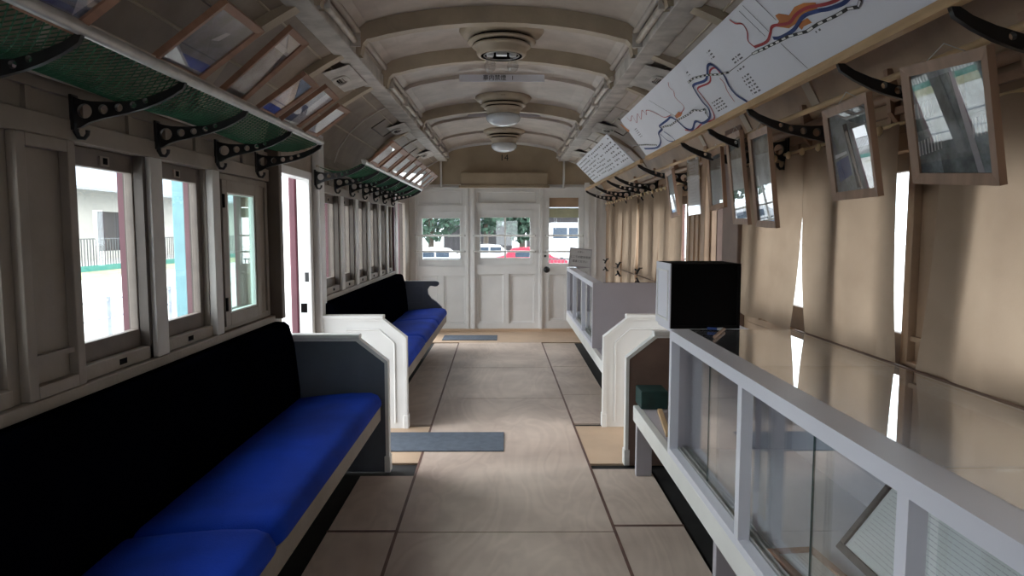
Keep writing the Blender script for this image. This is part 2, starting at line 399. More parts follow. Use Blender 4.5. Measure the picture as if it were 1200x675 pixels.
# small oval ventilators
lab = {(-1, 0): 'small oval ventilator in the left side ceiling, nearest the camera', (-1, 1): 'small oval ventilator in the left side ceiling, second from the camera', (-1, 2): 'small oval ventilator in the left side ceiling, nearest the end wall',
       (1, 0): 'small oval ventilator above the map board, nearest the camera', (1, 1): 'small oval ventilator on the right ceiling above the printed text sheets', (1, 2): 'small oval ventilator on the right ceiling nearest the end wall'}
for sg in (-1, 1):
    S = SL if sg < 0 else SR
    for k, y in enumerate((3.98, 5.95, 7.90)):
        x = lerp(S[0][0], S[1][0], .95); z = lerp(S[0][1], S[1][1], .95)-.022
        ax = Vector((S[1][0]-S[0][0], 0, S[1][1]-S[0][1])).normalized(); yv = Vector((0, 1, 0)); nn = Vector((ax.z, 0, -ax.x))
        if nn.z > 0: nn = -nn
        mt = Matrix((( yv.x, ax.x, nn.x, x), (yv.y, ax.y, nn.y, y), (yv.z, ax.z, nn.z, z), (0, 0, 0, 1)))
        t = thing('ceiling_ventilator', lab[(sg, k)], 'vent', (x, y, z), mtx=mt)
        def ov(rx, ry, n=24): return [(rx*math.copysign(abs(math.cos(2*PI*i/n))**.6, math.cos(2*PI*i/n)), ry*math.copysign(abs(math.sin(2*PI*i/n))**.6, math.sin(2*PI*i/n))) for i in range(n)]
        o1, o2 = ov(.085, .045), ov(.06, .026); m_ = MB(); n = 24
        vs = [(a, b, .0) for a, b in o1]+[(a*.97, b*.96, .012) for a, b in o1]+[(a, b, .012) for a, b in o2]+[(a, b, .0) for a, b in o2]
        m_.add(vs, [(r*n+i, r*n+(i+1) % n, (r+1)*n+(i+1) % n, (r+1)*n+i) for r in range(3) for i in range(n)])
        m_.build('frame', 'beam', t, local=True)
        MB().prism(o2, -.01, .002, 'z').build('opening', 'blackm', t, local=True)
        sl = MB()
        for q in (-.012, .0, .012): sl.box(-.05, .05, q-.002, q+.002, .002, .007)
        sl.build('louvre', 'sash', t, local=True)

# pipes along both sides of the clerestory
for sg, lb in ((-1, 'painted conduit pipe clipped along the left edge of the raised ceiling'), (1, 'painted conduit pipe clipped along the right edge of the raised ceiling')):
    x = XC+sg*.70; z = 2.262
    t = thing('conduit_pipe', lb, 'pipe', (x, 4, z))
    m_ = MB()
    for a, b in ((YB, 2.75), (2.85, 3.5), (4.45, 6.1), (6.15, 8.9)) if sg < 0 else ((YB, 2.8), (2.86, 3.55), (4.3, 6.1), (6.15, 8.9)):
        m_.tube([(x, a, z), (x, b, z)], .0165, 10)
    m_.build('pipe', 'pipe', t)
    for y in (.5, 1.3, 2.1, 2.74, 2.9, 3.48, 4.47, 5.1, 5.7, 6.3, 6.9, 7.5, 8.1, 8.6):
        c = MB(); c.box(x-.004, x+sg*.03, y-.022, y+.022, z-.021, z-.016); c.tube([(x, y-.008, z), (x, y+.008, z)], .021, 12)
        c.build('clip', 'pipe', t)
        c = MB(); c.box(x-sg*.03, x+sg*.06, y-.03, y-.02, z-.03, z+.035); c.build('hanger', 'beam', t)

# ceiling lamps
def lamp(y, globe, label):
    zc = 2.471
    t = thing('ceiling_lamp', label, 'lamp', (-.03, y, zc)); c = (-.03, y, zc)
    MB().lathe([(0, .0), (.235, .0), (.24, -.02), (.225, -.04), (.20, -.055), (.17, -.06)], c, 40).build('base_plate', 'rib', t)
    MB().lathe([(.165, -.05), (.165, -.075), (.13, -.085)], c, 40).build('dark_gap', 'blackm', t)
    MB().lathe([(.19, -.073), (.195, -.079), (.185, -.085), (.15, -.087)], c, 40).build('louvre_ring', 'rib', t)
    MB().lathe([(.14, -.08), (.14, -.10), (.12, -.105)], c, 40).build('dark_gap', 'blackm', t)
    MB().lathe([(.165, -.098), (.168, -.104), (.16, -.11), (.145, -.115), (.14, -.145), (.13, -.155), (.118, -.155)], c, 40).build('lower_ring', 'rib', t)
    b = MB(); b.box(-.03-.018, -.03+.018, y-.232, y-.222, zc-.032, zc-.018); b.build('maker_plate', 'blackm', t)
    if globe:
        MB().lathe([(.118, -.15), (.14, -.16), (.148, -.18), (.14, -.205), (.115, -.228), (.075, -.245), (.03, -.252), (0, -.253)], c, 40).build('glass_globe', 'globe', t)
    else:
        MB().lathe([(.118, -.155), (.118, -.125), (0, -.12)], c, 40).build('dark_dish', 'blackm', t)
        for dx in (-.065, .065):
            cc = (-.03+dx, y, zc)
            so_ = MB().lathe([(0, -.12), (.02, -.12), (.021, -.15), (.018, -.158), (0, -.158)], cc, 16).build('lamp_socket', 'porc', t)
            MB().lathe([(.014, -.155), (.016, -.17), (.031, -.195), (.034, -.212), (.027, -.232), (.012, -.243), (0, -.245)], cc, 20).build('bulb', 'bulbgl', so_)
        B(-.03-.03, -.03+.03, y-.02, y+.02, zc-.15, zc-.12).build('wiring_block', 'porc', t)
        MB().lathe([(.098, -.148), (.104, -.152), (.098, -.156)], c, 32).build('retaining_ring', 'steel', t)
lamp(3.98, False, 'round ceiling lamp without its globe, two bare bulbs showing')
lamp(5.95, True, 'round ceiling lamp with white glass globe, nearer of the two with globes')
lamp(7.90, True, 'round ceiling lamp with white glass globe, nearest the end wall')
lamp(2.0, False, 'round ceiling lamp almost over the camera, above the frame')

# ceiling sign strips
t = thing('ceiling_sign', 'narrow white sign strip with black characters fixed under the ceiling between two lamps', 'sign', (-.03, 5.0, 2.40))
B(-.34, .27, 5.0, 5.006, 2.392, 2.442).build('board', 'board', t)
text_mesh('lettering', '車内禁煙   1', .042, 'ink', Matrix.Translation((-.03, -.004, .017)) @ Matrix.Rotation(PI/2, 4, 'X'), t).location = (0, 0, 0)
o = B(-.36, .31, 6.4, 6.408, 2.375, 2.42).build('ceiling_sign', 'lilacg'); tag(o, 'plain narrow grey strip under the ceiling behind the first globe lamp', 'sign')

# ------------------------------------------------------------------ SIDE WALLS
# left openings (y0,y1)
LW = [(.42, .80), (.88, 1.27), (1.33, 1.72), (2.02, 2.42), (2.49, 2.91)]
LW2 = [(4.76, 5.155), (5.235, 5.66), (5.74, 6.16), (6.24, 6.68), (6.76, 7.10), (7.19, 7.52)]
LDOOR = (3.73, 4.40); LDOOR2 = (7.92, 8.55)
RW = [(.42, .80), (.88, 1.27), (1.33, 1.86), (2.19, 2.60), (2.67, 3.42), (3.48, 3.62)]
RW2 = [(4.95, 5.36), (5.44, 5.85), (5.93, 6.34), (6.42, 6.83), (6.91, 7.32), (7.40, 7.81), (8.2, 8.6)]
RDOOR = (3.99, 4.34)
G3 = (3.10, 3.42)    # the inner hinged pane on the left
def side_wall(name, x, sg, mat, openings, doors, extra=()):
    H_ = [(a, b, SILL, HEAD) for a, b in openings] + [(a, b, -.1, 1.66) for a, b in doors] + list(extra)
    w = struct(name, MB().cells(YB, YE+.04, -.06, 1.88, x, x+sg*.035, H_), mat)
    # outer skin, openings a bit narrower, exterior colour
    H2 = [(a+.035, b+.002, SILL+.03, HEAD-.03) for a, b in openings] + [(a, b, -.1, 1.69) for a, b in doors] + [(h[0]-.02, h[1]+.02, h[2]-.02, h[3]+.02) for h in extra]
    MB().cells(YB, YE+.04, -.3, 1.95, x+sg*.072, x+sg*.095, H2).build('outer_skin', 'maroon', w)
    # reveals between inner and outer skins
    mb = MB()
    for a, b, c, d in H_:
        mb.box(x+sg*.03, x+sg*.074, a-.03, a, c, d+.02); mb.box(x+sg*.03, x+sg*.074, b, b+.03, c, d+.02)
        mb.box(x+sg*.03, x+sg*.074, a-.03, b+.03, d, d+.03)
        if c > 0: mb.box(x+sg*.03, x+sg*.074, a-.03, b+.03, c-.03, c)
    mb.build('reveal', 'rev' if sg < 0 else 'brownp', w)
    return w
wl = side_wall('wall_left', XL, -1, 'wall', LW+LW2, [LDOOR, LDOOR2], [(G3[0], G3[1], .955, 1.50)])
wr = side_wall('wall_right', XR, 1, 'wallr', RW+RW2, [RDOOR], [])
# trims on the side walls: sill, header rail, posts, frieze panels
def trims(w, x, sg, ops, runs, mat, frieze):
    s = -sg
    for a, b in runs:
        B(x, x+s*(.035 if sg < 0 else .012), a, b, SILL-.035, SILL).build('sill_board', mat, w, bevel=.004)
        B(x, x+s*.012, a, b, SILL-.075, SILL-.035).build('sill_apron', mat, w)
        B(x, x+s*.022, a, b, HEAD, HEAD+.062).build('header_rail', mat, w, bevel=.004)
        mb = MB().box(x, x+s*.018, a, b, 1.71, 1.735)
        y = a+.1
        while y < b: mb.box(x, x+s*.012, y-.012, y+.012, HEAD+.06, 1.71); y += .245
        mb.build('frieze_moulding', frieze, w)
        MB().tube([(x+s*.02, a, 1.77), (x+s*.02, b, 1.77)], .018, 8).build('frieze_rod', frieze, w)
    for a, b in zip(ops, ops[1:]):
        y0, y1 = a[1], b[0]
        if y1-y0 < .12:
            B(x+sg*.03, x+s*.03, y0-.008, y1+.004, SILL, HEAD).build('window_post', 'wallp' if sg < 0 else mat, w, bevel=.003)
            MB().box(x+sg*.02, x+s*.012, y0-.03, y0-.008, SILL, HEAD).build('post_stop', 'rev' if mat == 'wall' else mat, w)
trims(wl, XL, -1, LW, [(YB, 3.80)], 'wall', 'wall')
trims(wl, XL, -1, LW2, [(4.55, 7.60)], 'wall', 'wall')
trims(wr, XR, 1, RW, [(YB, 3.62)], 'wallr', 'tanw')
trims(wr, XR, 1, RW2, [(4.42, 8.9)], 'wallr', 'tanw')
B(XL-.02, XL+.03, 2.915, 2.985, SILL, HEAD).build('window_post', 'wallp', wl, bevel=.003)
# wide panels between window groups (left)
def wide_panel(w, x, sg, a, b, mat):
    s = -sg
    MB().outline(a, b, SILL, HEAD, .035, x, x+s*.028).build('panel_frame', mat, w, bevel=.003)
    MB().box(x, x+s*.018, a+.035, b-.035, SILL+.1, SILL+.115).build('panel_moulding', mat, w)
wide_panel(wl, XL, -1, 1.76, 2.00, 'wall'); wide_panel(wl, XL, -1, .16, .40, 'wall')
wide_panel(wr, XR, 1, 1.89, 2.175, 'wallr')
# hinged inner pane frame
t = wl
MB().outline(3.0, 3.62, SILL, HEAD-.005, .03, XL, XL+.012).build('panel_frame', 'wall', wl, bevel=.003)
# pillars at the doorways
B(XL-.03, XL+.075, 3.625, 3.675, SILL-.02, 2.02).build('door_pillar', 'pillar', wl, bevel=.006)
B(XL, XL+.05, 4.50, 4.62, .0, 2.02).build('door_pillar', 'wallw', wl, bevel=.006)
B(XL-.071, XL+.012, LDOOR[1]-.005, LDOOR[1]+.05, 0, 1.66).build('door_jamb', 'wallw', wl, bevel=.004)
B(XL-.07, XL+.0, LDOOR[0]-.03, LDOOR[0]+.0, 0, 1.66).build('door_jamb', 'wallw', wl, bevel=.004)
B(XL-.071, XL+.013, LDOOR[0]-.03, LDOOR[1]+.052, 1.652, 1.70).build('door_head', 'wallw', wl, bevel=.004)
B(XL-.05, XL+.02, 7.60, 7.70, .0, 1.95).build('door_pillar', 'maroon', wl, bevel=.006)
B(XL-.05, XL+.02, 7.73, 7.90, .0, 1.95).build('door_pillar', 'wallw', wl, bevel=.006)
B(XR, XR-.05, 3.70, 3.97, 0, 2.02).build('door_pillar', 'brownp', wr, bevel=.006)
B(XR, XR-.04, 4.36, 4.44, 0, 2.02).build('door_pillar', 'wallr', wr, bevel=.006)
B(XR, XR-.02, 4.46, 4.88, 0, 2.0).build('pocket_door_panel', 'wallr', wr, bevel=.003)
mb = MB()
for y in (4.55, 4.66, 4.78): mb.box(XR-.03, XR-.02, y-.008, y+.008, .05, 1.9)
mb.build('panel_batten', 'wallr', wr)
# exterior maroon door edges showing in the doorways
B(XL-.125, XL-.0745, LDOOR[1]-.008, LDOOR[1]+.06, -.2, 1.72).build('exterior_door_edge', 'maroon', wl, bevel=.01)
B(XR+.12, XR+.2, RDOOR[1]-.1, RDOOR[1]+.06, -.2, 1.72).build('exterior_door_edge', 'maroon', wr, bevel=.01)
c = MB(); c.box(XL-.03, XL-.005, LDOOR[1]-.006, LDOOR[1]+.002, 1.0, 1.06); c.build('door_catch', 'iron', wl)
c = MB(); c.box(XL-.06, XL-.02, LDOOR[1]-.006, LDOOR[1]+.001, .80, .86); c.build('door_catch', 'blackm', wl)

# windows: sash frames with panes
wn = [0]
def window(x, sg, a, b, z0=SILL, z1=HEAD, sashmat='sash', inner=True):
    wn[0] += 1; nm = 'window_%d' % wn[0]
    xs = x+sg*.022
    o = MB().cells(a, b, z0, z1, xs, xs+sg*.03, [(a+.04, b-.034, z0+.105, z1-.06)]).build(nm, sashmat, bevel=.003)
    o['kind'] = 'structure'
    B(xs+sg*.012, xs+sg*.016, a+.035, b-.030, z0+.10, z1-.055).build('pane', 'glass', o)
    if inner:
        # lower guide strip and catches
        B(x-sg*.012, x+sg*.02, a, b-.0, z0, z0+.045).build('bottom_rail', 'wall' if x < 0 else 'wallr', o, bevel=.003)
        m_ = (a+b)/2
        B(xs-sg*.006, xs, m_-.025, m_+.025, z1-.05, z1-.02).build('latch_plate', 'wall', o)
        B(xs-sg*.008, xs-sg*.006, m_-.010, m_+.012, z1-.045, z1-.025).build('latch', 'blackm', o)
        B(x-sg*.014, x-sg*.011, m_-.02, m_+.02, z0+.014, z0+.032).build('finger_pull', 'blackm', o)
for a, b in LW+LW2: window(XL, -1, a, b)
for a, b in RW+RW2: window(XR, 1, a, b, inner=False)
wn[0] += 1
o = MB().outline(G3[0]-.07, G3[1]+.06, .90, 1.555, .055, XL+.002, XL+.02).build('window_%d' % wn[0], 'wall', bevel=.003); o['kind'] = 'structure'
MB().outline(G3[0]-.005, G3[1]+.005, .95, 1.505, .012, XL-.01, XL+.014).build('glazing_bead', 'white', o)
B(XL-.002, XL+.002, G3[0], G3[1], .955, 1.50).build('pane', 'greengl', o)
for z in (1.0, 1.46): B(XL+.02, XL+.026, G3[0]-.072, G3[0]-.055, z-.03, z+.03).build('hinge', 'blackm', o)

# ------------------------------------------------------------------ END WALL (drawn at 89.2 units to the metre)
def ex(u): return (u-594)/89.2
def ez(v): return 1.33+(270-v)/89.2
we = struct('wall_end', MB().cells(XL-.1, XR+.1, -.06, 2.6, YE, YE+.045, [(ex(482), ex(547), -.1, 1.868), (ex(556), ex(632), -.1, 1.868), (ex(635), ex(683), -.1, 1.868)], 'y'), 'wallw')
gable = [(x, z) for x, z in vault]
MB().prism([(-1.3, 1.93)]+[(x, z) for x, z in reversed(SL)][1:]+[(x, z) for x, z in vault]+[(x, z) for x, z in SR][:-1]+[(1.33, 1.93)], YE-.008, YE-.001).build('gable_panel', 'tymp', we)
B(ex(482), ex(683), YE-.03, YE, 1.868, 1.895).build('cornice_moulding', 'wallw', we, bevel=.004)
B(XL, XR, YE-.018, YE, 1.925, 1.94).build('cornice_moulding', 'tymp', we)
B(ex(541), ex(641), YE-.13, YE-.001, ez(219), ez(204)).build('blind_box', 'tymp', we, bevel=.012)
B(ex(541)-.02, ex(641)+.02, YE-.15, YE-.001, ez(221), ez(218.5)).build('blind_box_lip', 'tymp', we)
MB().outline(ex(555), ex(577), ez(197), ez(185), .01, YE-.014, YE-.006, 'y').build('blank_plate', 'tymp', we)
for u in (518, 660): MB().tube([(ex(u), YE-.03, 2.24), (ex(u), YE-.03, 1.87)], .013, 8).build('riser_pipe', 'wallw', we)
for u0, u1 in ((546, 549.5), (553, 556.5), (632, 635.5)):
    B(ex(u0), ex(u1), YE-.03, YE+.01, 0, 1.868).build('door_post', 'wallw', we, bevel=.004)
B(ex(549.5), ex(553), YE-.018, YE, 0, 1.868).build('door_post', 'wallw', we)
MB().outline(ex(556), ex(632), ez(241), ez(223), .03, YE-.012, YE+.02, 'y').build('transom_frame', 'wallw', we)
B(ex(698)-.006, ex(698)+.006, YE-.012, YE, 0, 1.95).build('cover_strip', 'wallw', we)
B(ex(684), ex(690), YE-.02, YE, 0, 1.95).build('cover_strip', 'wallw', we, bevel=.004)
B(ex(478), ex(488), YE-.02, YE, 0, 1.95).build('cover_strip', 'wallw', we, bevel=.004)
B(ex(482), ex(683), YE-.05, YE, 0, .035).build('threshold', 'plyo', we)
num = text_mesh('number_mark', '14', .115, 'ink', Matrix.Translation((ex(591), YE-.010, ez(186.5))) @ Matrix.Rotation(PI/2, 4, 'X'), None, .001)
tag(num, 'black painted number 14 on the khaki gable above the end doors', 'number')
def end_door(name, u0, u1, rec, gl, panels, extra=None, bars=True, knob=False, muntin=False):
    R_ = (ex(rec[0]), ex(rec[1]), ez(rec[3]), ez(rec[2])); G_ = (ex(gl[0]), ex(gl[1]), ez(gl[3]), ez(gl[2]))
    d = struct(name, MB().cells(ex(u0), ex(u1), 0, 1.868, YE-.006, YE+.03, [R_]+[(ex(p[0]), ex(p[1]), ez(p[3]), ez(p[2])) for p in panels], 'y'), 'wallw')
    MB().cells(R_[0]-.02, R_[1]+.02, R_[2]-.02, R_[3]+.02, YE+.030, YE+.055, [G_], 'y').build('sash', 'wallw', d)
    MB().outline(R_[0], R_[1], R_[2], R_[3], .012, YE-.012, YE+.01, 'y').build('window_moulding', 'wallw', d)
    MB().outline(G_[0]-.012, G_[1]+.012, G_[2]-.012, G_[3]+.012, .012, YE+.020, YE+.032, 'y').build('glazing_bead', 'wallw', d)
    B(G_[0], G_[1], YE+.040, YE+.044, G_[2], G_[3]).build('pane', 'glass', d)
    if muntin: B((G_[0]+G_[1])/2-.012, (G_[0]+G_[1])/2+.012, YE+.022, YE+.05, G_[2], G_[3]).build('muntin', 'wallw', d)
    for p in panels:
        MB().outline(ex(p[0]), ex(p[1]), ez(p[3]), ez(p[2]), .022, YE+.006, YE+.026, 'y').build('panel_moulding', 'wallw', d, bevel=.005)
        B(ex(p[0]), ex(p[1]), YE+.022, YE+.028, ez(p[3]), ez(p[2])).build('door_panel', 'wallw', d)
    if bars:
        for v in (276, 294.5):
            g = MB().tube([(R_[0]-.02, YE-.035, ez(v)), (R_[1]+.03, YE-.035, ez(v))], .012, 10)
            g.build('guard_bar', 'white', d)
            for xx in (R_[0]-.02, R_[1]+.03): MB().tube([(xx, YE-.035, ez(v)), (xx, YE, ez(v))], .014, 8).build('bar_bracket', 'steel', d)
    return d
end_door('door_1', 482, 547, (489.5, 542, 248, 313), (495, 539, 256, 304), [(491, 514, 323, 380), (520, 545.5, 323, 380), (488.7, 542, 223, 241)])
end_door('door_2', 556, 632, (557.5, 624, 246, 311), (563, 621, 255, 302), [(559.6, 591, 321, 379.5), (596, 627, 321, 379.5), (559, 629, 224, 240)], muntin=True)
d3 = end_door('door_3', 635.5, 683, (641.5, 679.5, 230, 311), (643.5, 677.5, 232, 308.5), [(643, 664, 321, 376), (667, 679, 321, 376)])
B(ex(643.5), ex(677.5), YE+.022, YE+.036, ez(243), ez(232)).build('upper_blind', 'wallr', d3)
B(ex(643.5), ex(677.5), YE+.022, YE+.036, ez(255), ez(244)).build('upper_blind', 'blindg', d3)
MB().lathe([(0, -.075), (.03, -.072), (.042, -.055), (.04, -.035), (.018, -.028), (.016, -.008), (.03, -.004), (.03, 0)], (ex(640.5), YE-.005, ez(315.6)), 20, 'y').build('door_knob', 'iron', d3)
MB().lathe([(0, -.012), (.014, -.01), (.016, 0)], (ex(638.8), YE-.004, ez(300)), 14, 'y').build('keyhole', 'iron', d3)
# wall behind the camera
wb = struct('wall_back', MB().cells(XL-.1, XR+.1, -.06, 2.6, YB-.04, YB, [(-.3, .3, .9, 1.6)], 'y'), 'wallw')

# ------------------------------------------------------------------ BENCHES (left)
def cushion_mb(y0, y1, x0=-1.13, x1=-.675, zt=.462, zb=.375):
    """rounded moquette cushion: profile in x-z swept along y with eased ends"""
    prof = [(x0, zb), (x0, zt-.045), (x0+.02, zt-.028), (x0+.15, zt-.012), (x0+.3, zt), (x1-.055, zt), (x1-.02, zt-.013), (x1-.002, zt-.042), (x1, zt-.07), (x1-.014, zb+.005), (x1-.03, zb)]
    ys = [(0, .0), (.012, .55), (.03, .85), (.06, 1.0)]
    st = [(y0+a, k) for a, k in ys]; n_ = 10
    st += [(lerp(y0+.06, y1-.06, i/n_), 1.0) for i in range(1, n_)]
    st += [(y1-a, k) for a, k in reversed(ys)]
    rnd = random.Random(int(y0*100)); vs = []
    for j, (y, k) in enumerate(st):
        wv = rnd.uniform(-.003, .003)
        for i, (x, z) in enumerate(prof):
            zz = z-(1-k)*.03*(1 if z > zb+.02 else 0) + (wv if 2 <= i <= 6 else 0)
            vs.append((x-(1-k)*.018*(1 if x > x0+.1 else 0), y, zz))
    n = len(prof); m_ = MB()
    m_.add(vs, [(j*n+i, j*n+i+1, (j+1)*n+i+1, (j+1)*n+i) for j in range(len(st)-1) for i in range(n-1)], True)
    m_.add(vs[:n], [tuple(range(n))], True); m_.add(vs[-n:], [tuple(range(n))], True)
    return m_
def bench(y0, y1, cuts, label):
    t = thing('long_bench', label, 'bench', (-.95, (y0+y1)/2, 0))
    B(-.715, -.69, y0, y1, .294, .376).build('front_rail', 'wall', t, bevel=.004)
    B(XL+.005, -.70, y0, y1, .335, .37).build('seat_board', 'brownp', t)
    for a, b in zip(cuts, cuts[1:]): cushion_mb(a+.004, b-.004).build('seat_cushion', 'blue', t)
    bp = [(XL+.004, .40), (XL+.004, SILL-.04), (-1.20, SILL-.04), (-1.175, SILL-.06), (-1.15, .72), (-1.125, .47), (-1.125, .40)]
    MB().prism(bp, y0, y1, 'y').build('backrest', 'navy', t, bevel=.01)
    for y in [a+.25 for a in cuts[:-1]]: B(-.93, -.87, y-.03, y+.03, 0, .335).build('leg', 'under', t)
    return t
b1 = bench(-1.0, 3.664, [-1.0, .45, 1.97, 3.66], 'long blue bench with black backrest under the near left windows')
b2 = bench(4.576, 7.72, [4.578, 5.65, 6.7, 7.70], 'long blue bench with black backrest beyond the left doorway')
def part_poly(sg, x_in, x_out, zt):
    return [(sg*x_out, 0), (sg*x_in, 0), (sg*x_in, .615), (sg*(x_in+.16), zt), (sg*x_out, zt)]
def partition(sg, y, th, x_in, x_out, mat, edge, label, inset=True):
    t = thing('bench_end_panel', label, 'partition', (sg*(x_in+x_out)/2, y, 0))
    p = part_poly(sg, x_in, x_out, .742)
    MB().prism(p, y, y+th, 'y').build('panel', mat, t, bevel=.003)
    # edging strip following the free edge
    m_ = MB(); q = p[1:]
    w = .012
    inn = [(sg*(x_in+w), 0), (sg*(x_in+w), .615-.005), (sg*(x_in+.16+.005), .742-w), (sg*x_out, .742-w)]
    outp = [(sg*(x_in-.006), 0), (sg*(x_in-.006), .618), (sg*(x_in+.158), .749), (sg*x_out, .749)]
    for i in range(3):
        a, b, c, d = outp[i], outp[i+1], inn[i+1], inn[i]
        m_.prism([a, b, c, d], y-.008, y+th+.008, 'y')
    m_.build('edge_strip', edge, t)
    B(sg*(x_in+.145), sg*x_out, y-.014, y+th+.014, .742, .768).build('cap_rail', edge, t, bevel=.006)
    B(sg*(x_in-.012), sg*(x_in+.02), y-.012, y+th+.012, 0, .09).build('foot_block', edge, t, bevel=.003)
    if inset:
        for yy in (y-.004,):
            m2 = MB(); x2, zt2 = x_in+.075, .67
            pts = [(sg*x2, .04), (sg*x2, .58), (sg*(x2+.10), zt2), (sg*(x2+.32), zt2)]
            m2.tube([(a, yy+.003, b) for a, b in pts], .006, 6); m2.build('panel_moulding', edge, t)
    return t
partition(-1, 3.68, .04, .655, 1.265, 'greyp', 'white', 'blue-grey bench end panel at the end of the near blue bench', inset=False)
partition(-1, 4.515, .045, .675, 1.265, 'white', 'white', 'white bench end panel at the start of the far blue bench')
partition(1, 3.78, .04, .675, 1.29, 'brownp', 'white', 'brown bench end panel with white edge behind the black box', inset=False)
partition(1, 4.54, .045, .655, 1.29, 'white', 'white', 'white bench end panel in front of the far display case')
# scrolled arm at the far end of bench 2
def scroll():
    c = [(-1.26, .30), (-.72, .30), (-.74, .46), (-.80, .52), (-.86, .56), (-.895, .61), (-.90, .66), (-.88, .695), (-.86, .705), (-.84, .700), (-.815, .695), (-.79, .70), (-.775, .715), (-.772, .735), (-.785, .752), (-.81, .758), (-1.26, .758)]
    return MB().prism(c, 7.72, 7.77, 'y').build('scrolled_arm', 'greyp', b2, bevel=.003)
scroll()
MB().outline(-1.16, -.95, .50, .70, .015, 7.712, 7.722, 'y').build('arm_panel_moulding', 'greyp', b2)

# ------------------------------------------------------------------ RIGHT: bench bases and display cases
def base(y0, y1, legs, label):
    t = thing('bench_plinth', label, 'bench', (.95, (y0+y1)/2, 0))
    B(.69, .725, y0, y1, .294, .378).build('front_rail', 'white', t, bevel=.003)
    B(.725, XR-.01, y0, y1, .345, .376).build('seat_board', 'lilacg', t)
    if not legs:
        for y in (4.7, 6.2, 7.7): B(1.0, 1.06, y, y+.06, 0, .344).build('leg', 'under', t)
    for y in legs: B(.70, .785, y, y+.035, 0, .344).build('leg', 'lilacg', t, bevel=.003)
    return t
base(.2, 3.66, [3.60, 2.2, .8], 'white bench base board carrying the near display case')
base(4.60, 7.9, [], 'white bench base board carrying the far display case')
CX0, CX1, CZ0, CZ1 = .69, 1.228, .379, .912
def case(y0, y1, posts, label, seams, near_solid=True):
    t = thing('display_case', label, 'display case', ((CX0+CX1)/2, (y0+y1)/2, CZ0))
    m_ = MB()
    m_.box(CX0, CX0+.035, y0, y1, CZ1-.042, CZ1-.004)                     # top front rail
    m_.box(CX0+.0, CX0+.035, y0, y1, CZ0, CZ0+.028)                        # bottom rail
    m_.box(CX1-.035, CX1, y0, y1, CZ1-.042, CZ1-.004)
    for y in posts: m_.box(CX0, CX0+.035, y-.0175, y+.0175, CZ0+.028, CZ1-.042)
    for y in (y0, y1-.03): m_.box(CX0+.035, CX1-.035, y, y+.03, CZ1-.042, CZ1-.004)
    m_.build('frame', 'lilac', t)
    MB().cells(y0, y1, CX0, CX1, 0, 0, []) 
    B(CX0-.002, CX0+.085, y0, y1, CZ1-.004, CZ1).build('top_trim', 'lilac', t)
    B(CX1-.012, CX1, y0, y1, CZ1-.004, CZ1).build('rear_trim', 'brownp', t)
    B(CX0+.035, CX1, y0+.02, y1-.02, CZ0, CZ0+.02).build('base_panel', 'lilac', t)
    B(CX1-.012, CX1, y0+.02, y1-.02, CZ0+.02, CZ1-.042).build('back_panel', 'lilacg', t)
    B(CX0+.036, CX1, y0, y0+.018, CZ0+.02, CZ1-.042).build('end_panel', 'lilacg', t)
    B(CX0+.036, CX1, y1-.018, y1, CZ0+.02, CZ1-.042).build('end_panel', 'lilacg', t)
    if near_solid: B(CX0, CX1, y0-.006, y0, CZ0, CZ1-.002).build('end_board', 'lilacg', t)
    # sliding track and doors
    tr = MB(); 
    for xx in (CX0+.040, CX0+.058, CX0+.076): tr.box(xx-.002, xx+.002, y0+.02, y1-.02, CZ0+.02, CZ0+.036)
    tr.box(CX0+.038, CX0+.078, y0+.02, y1-.02, CZ0+.02, CZ0+.026)
    tr.build('door_track', 'steel', t)
    for a, b in zip(posts, posts[1:]):
        m2 = (a+b)/2
        B(CX0+.047, CX0+.051, a+.0, m2+.03, CZ0+.03, CZ1-.044).build('sliding_pane', 'casegl', t)
        B(CX0+.065, CX0+.069, m2-.03, b, CZ0+.03, CZ1-.044).build('sliding_pane', 'casegl', t)
        B(CX0+.0465, CX0+.0515, m2+.0275, m2+.031, CZ0+.03, CZ1-.044).build('pane_edge', 'teal', t)
    cs = [y0]+seams+[y1]
    for a, b in zip(cs, cs[1:]):
        B(CX0+.080, CX1-.025, a+.0015, b-.0015, CZ1-.0035, CZ1+.001).build('top_pane', 'topgl', t)
    return t
case(.30, 2.86, [.3175, 1.15, 1.985, 2.8425], 'long white framed glass display case on the right, nearest the camera', [1.17, 2.07], near_solid=False)
case(5.47, 7.84, [5.4875, 6.27, 7.10, 7.8225], 'long lilac-white display case beyond the right doorway with solid end panel', [6.27, 7.1])

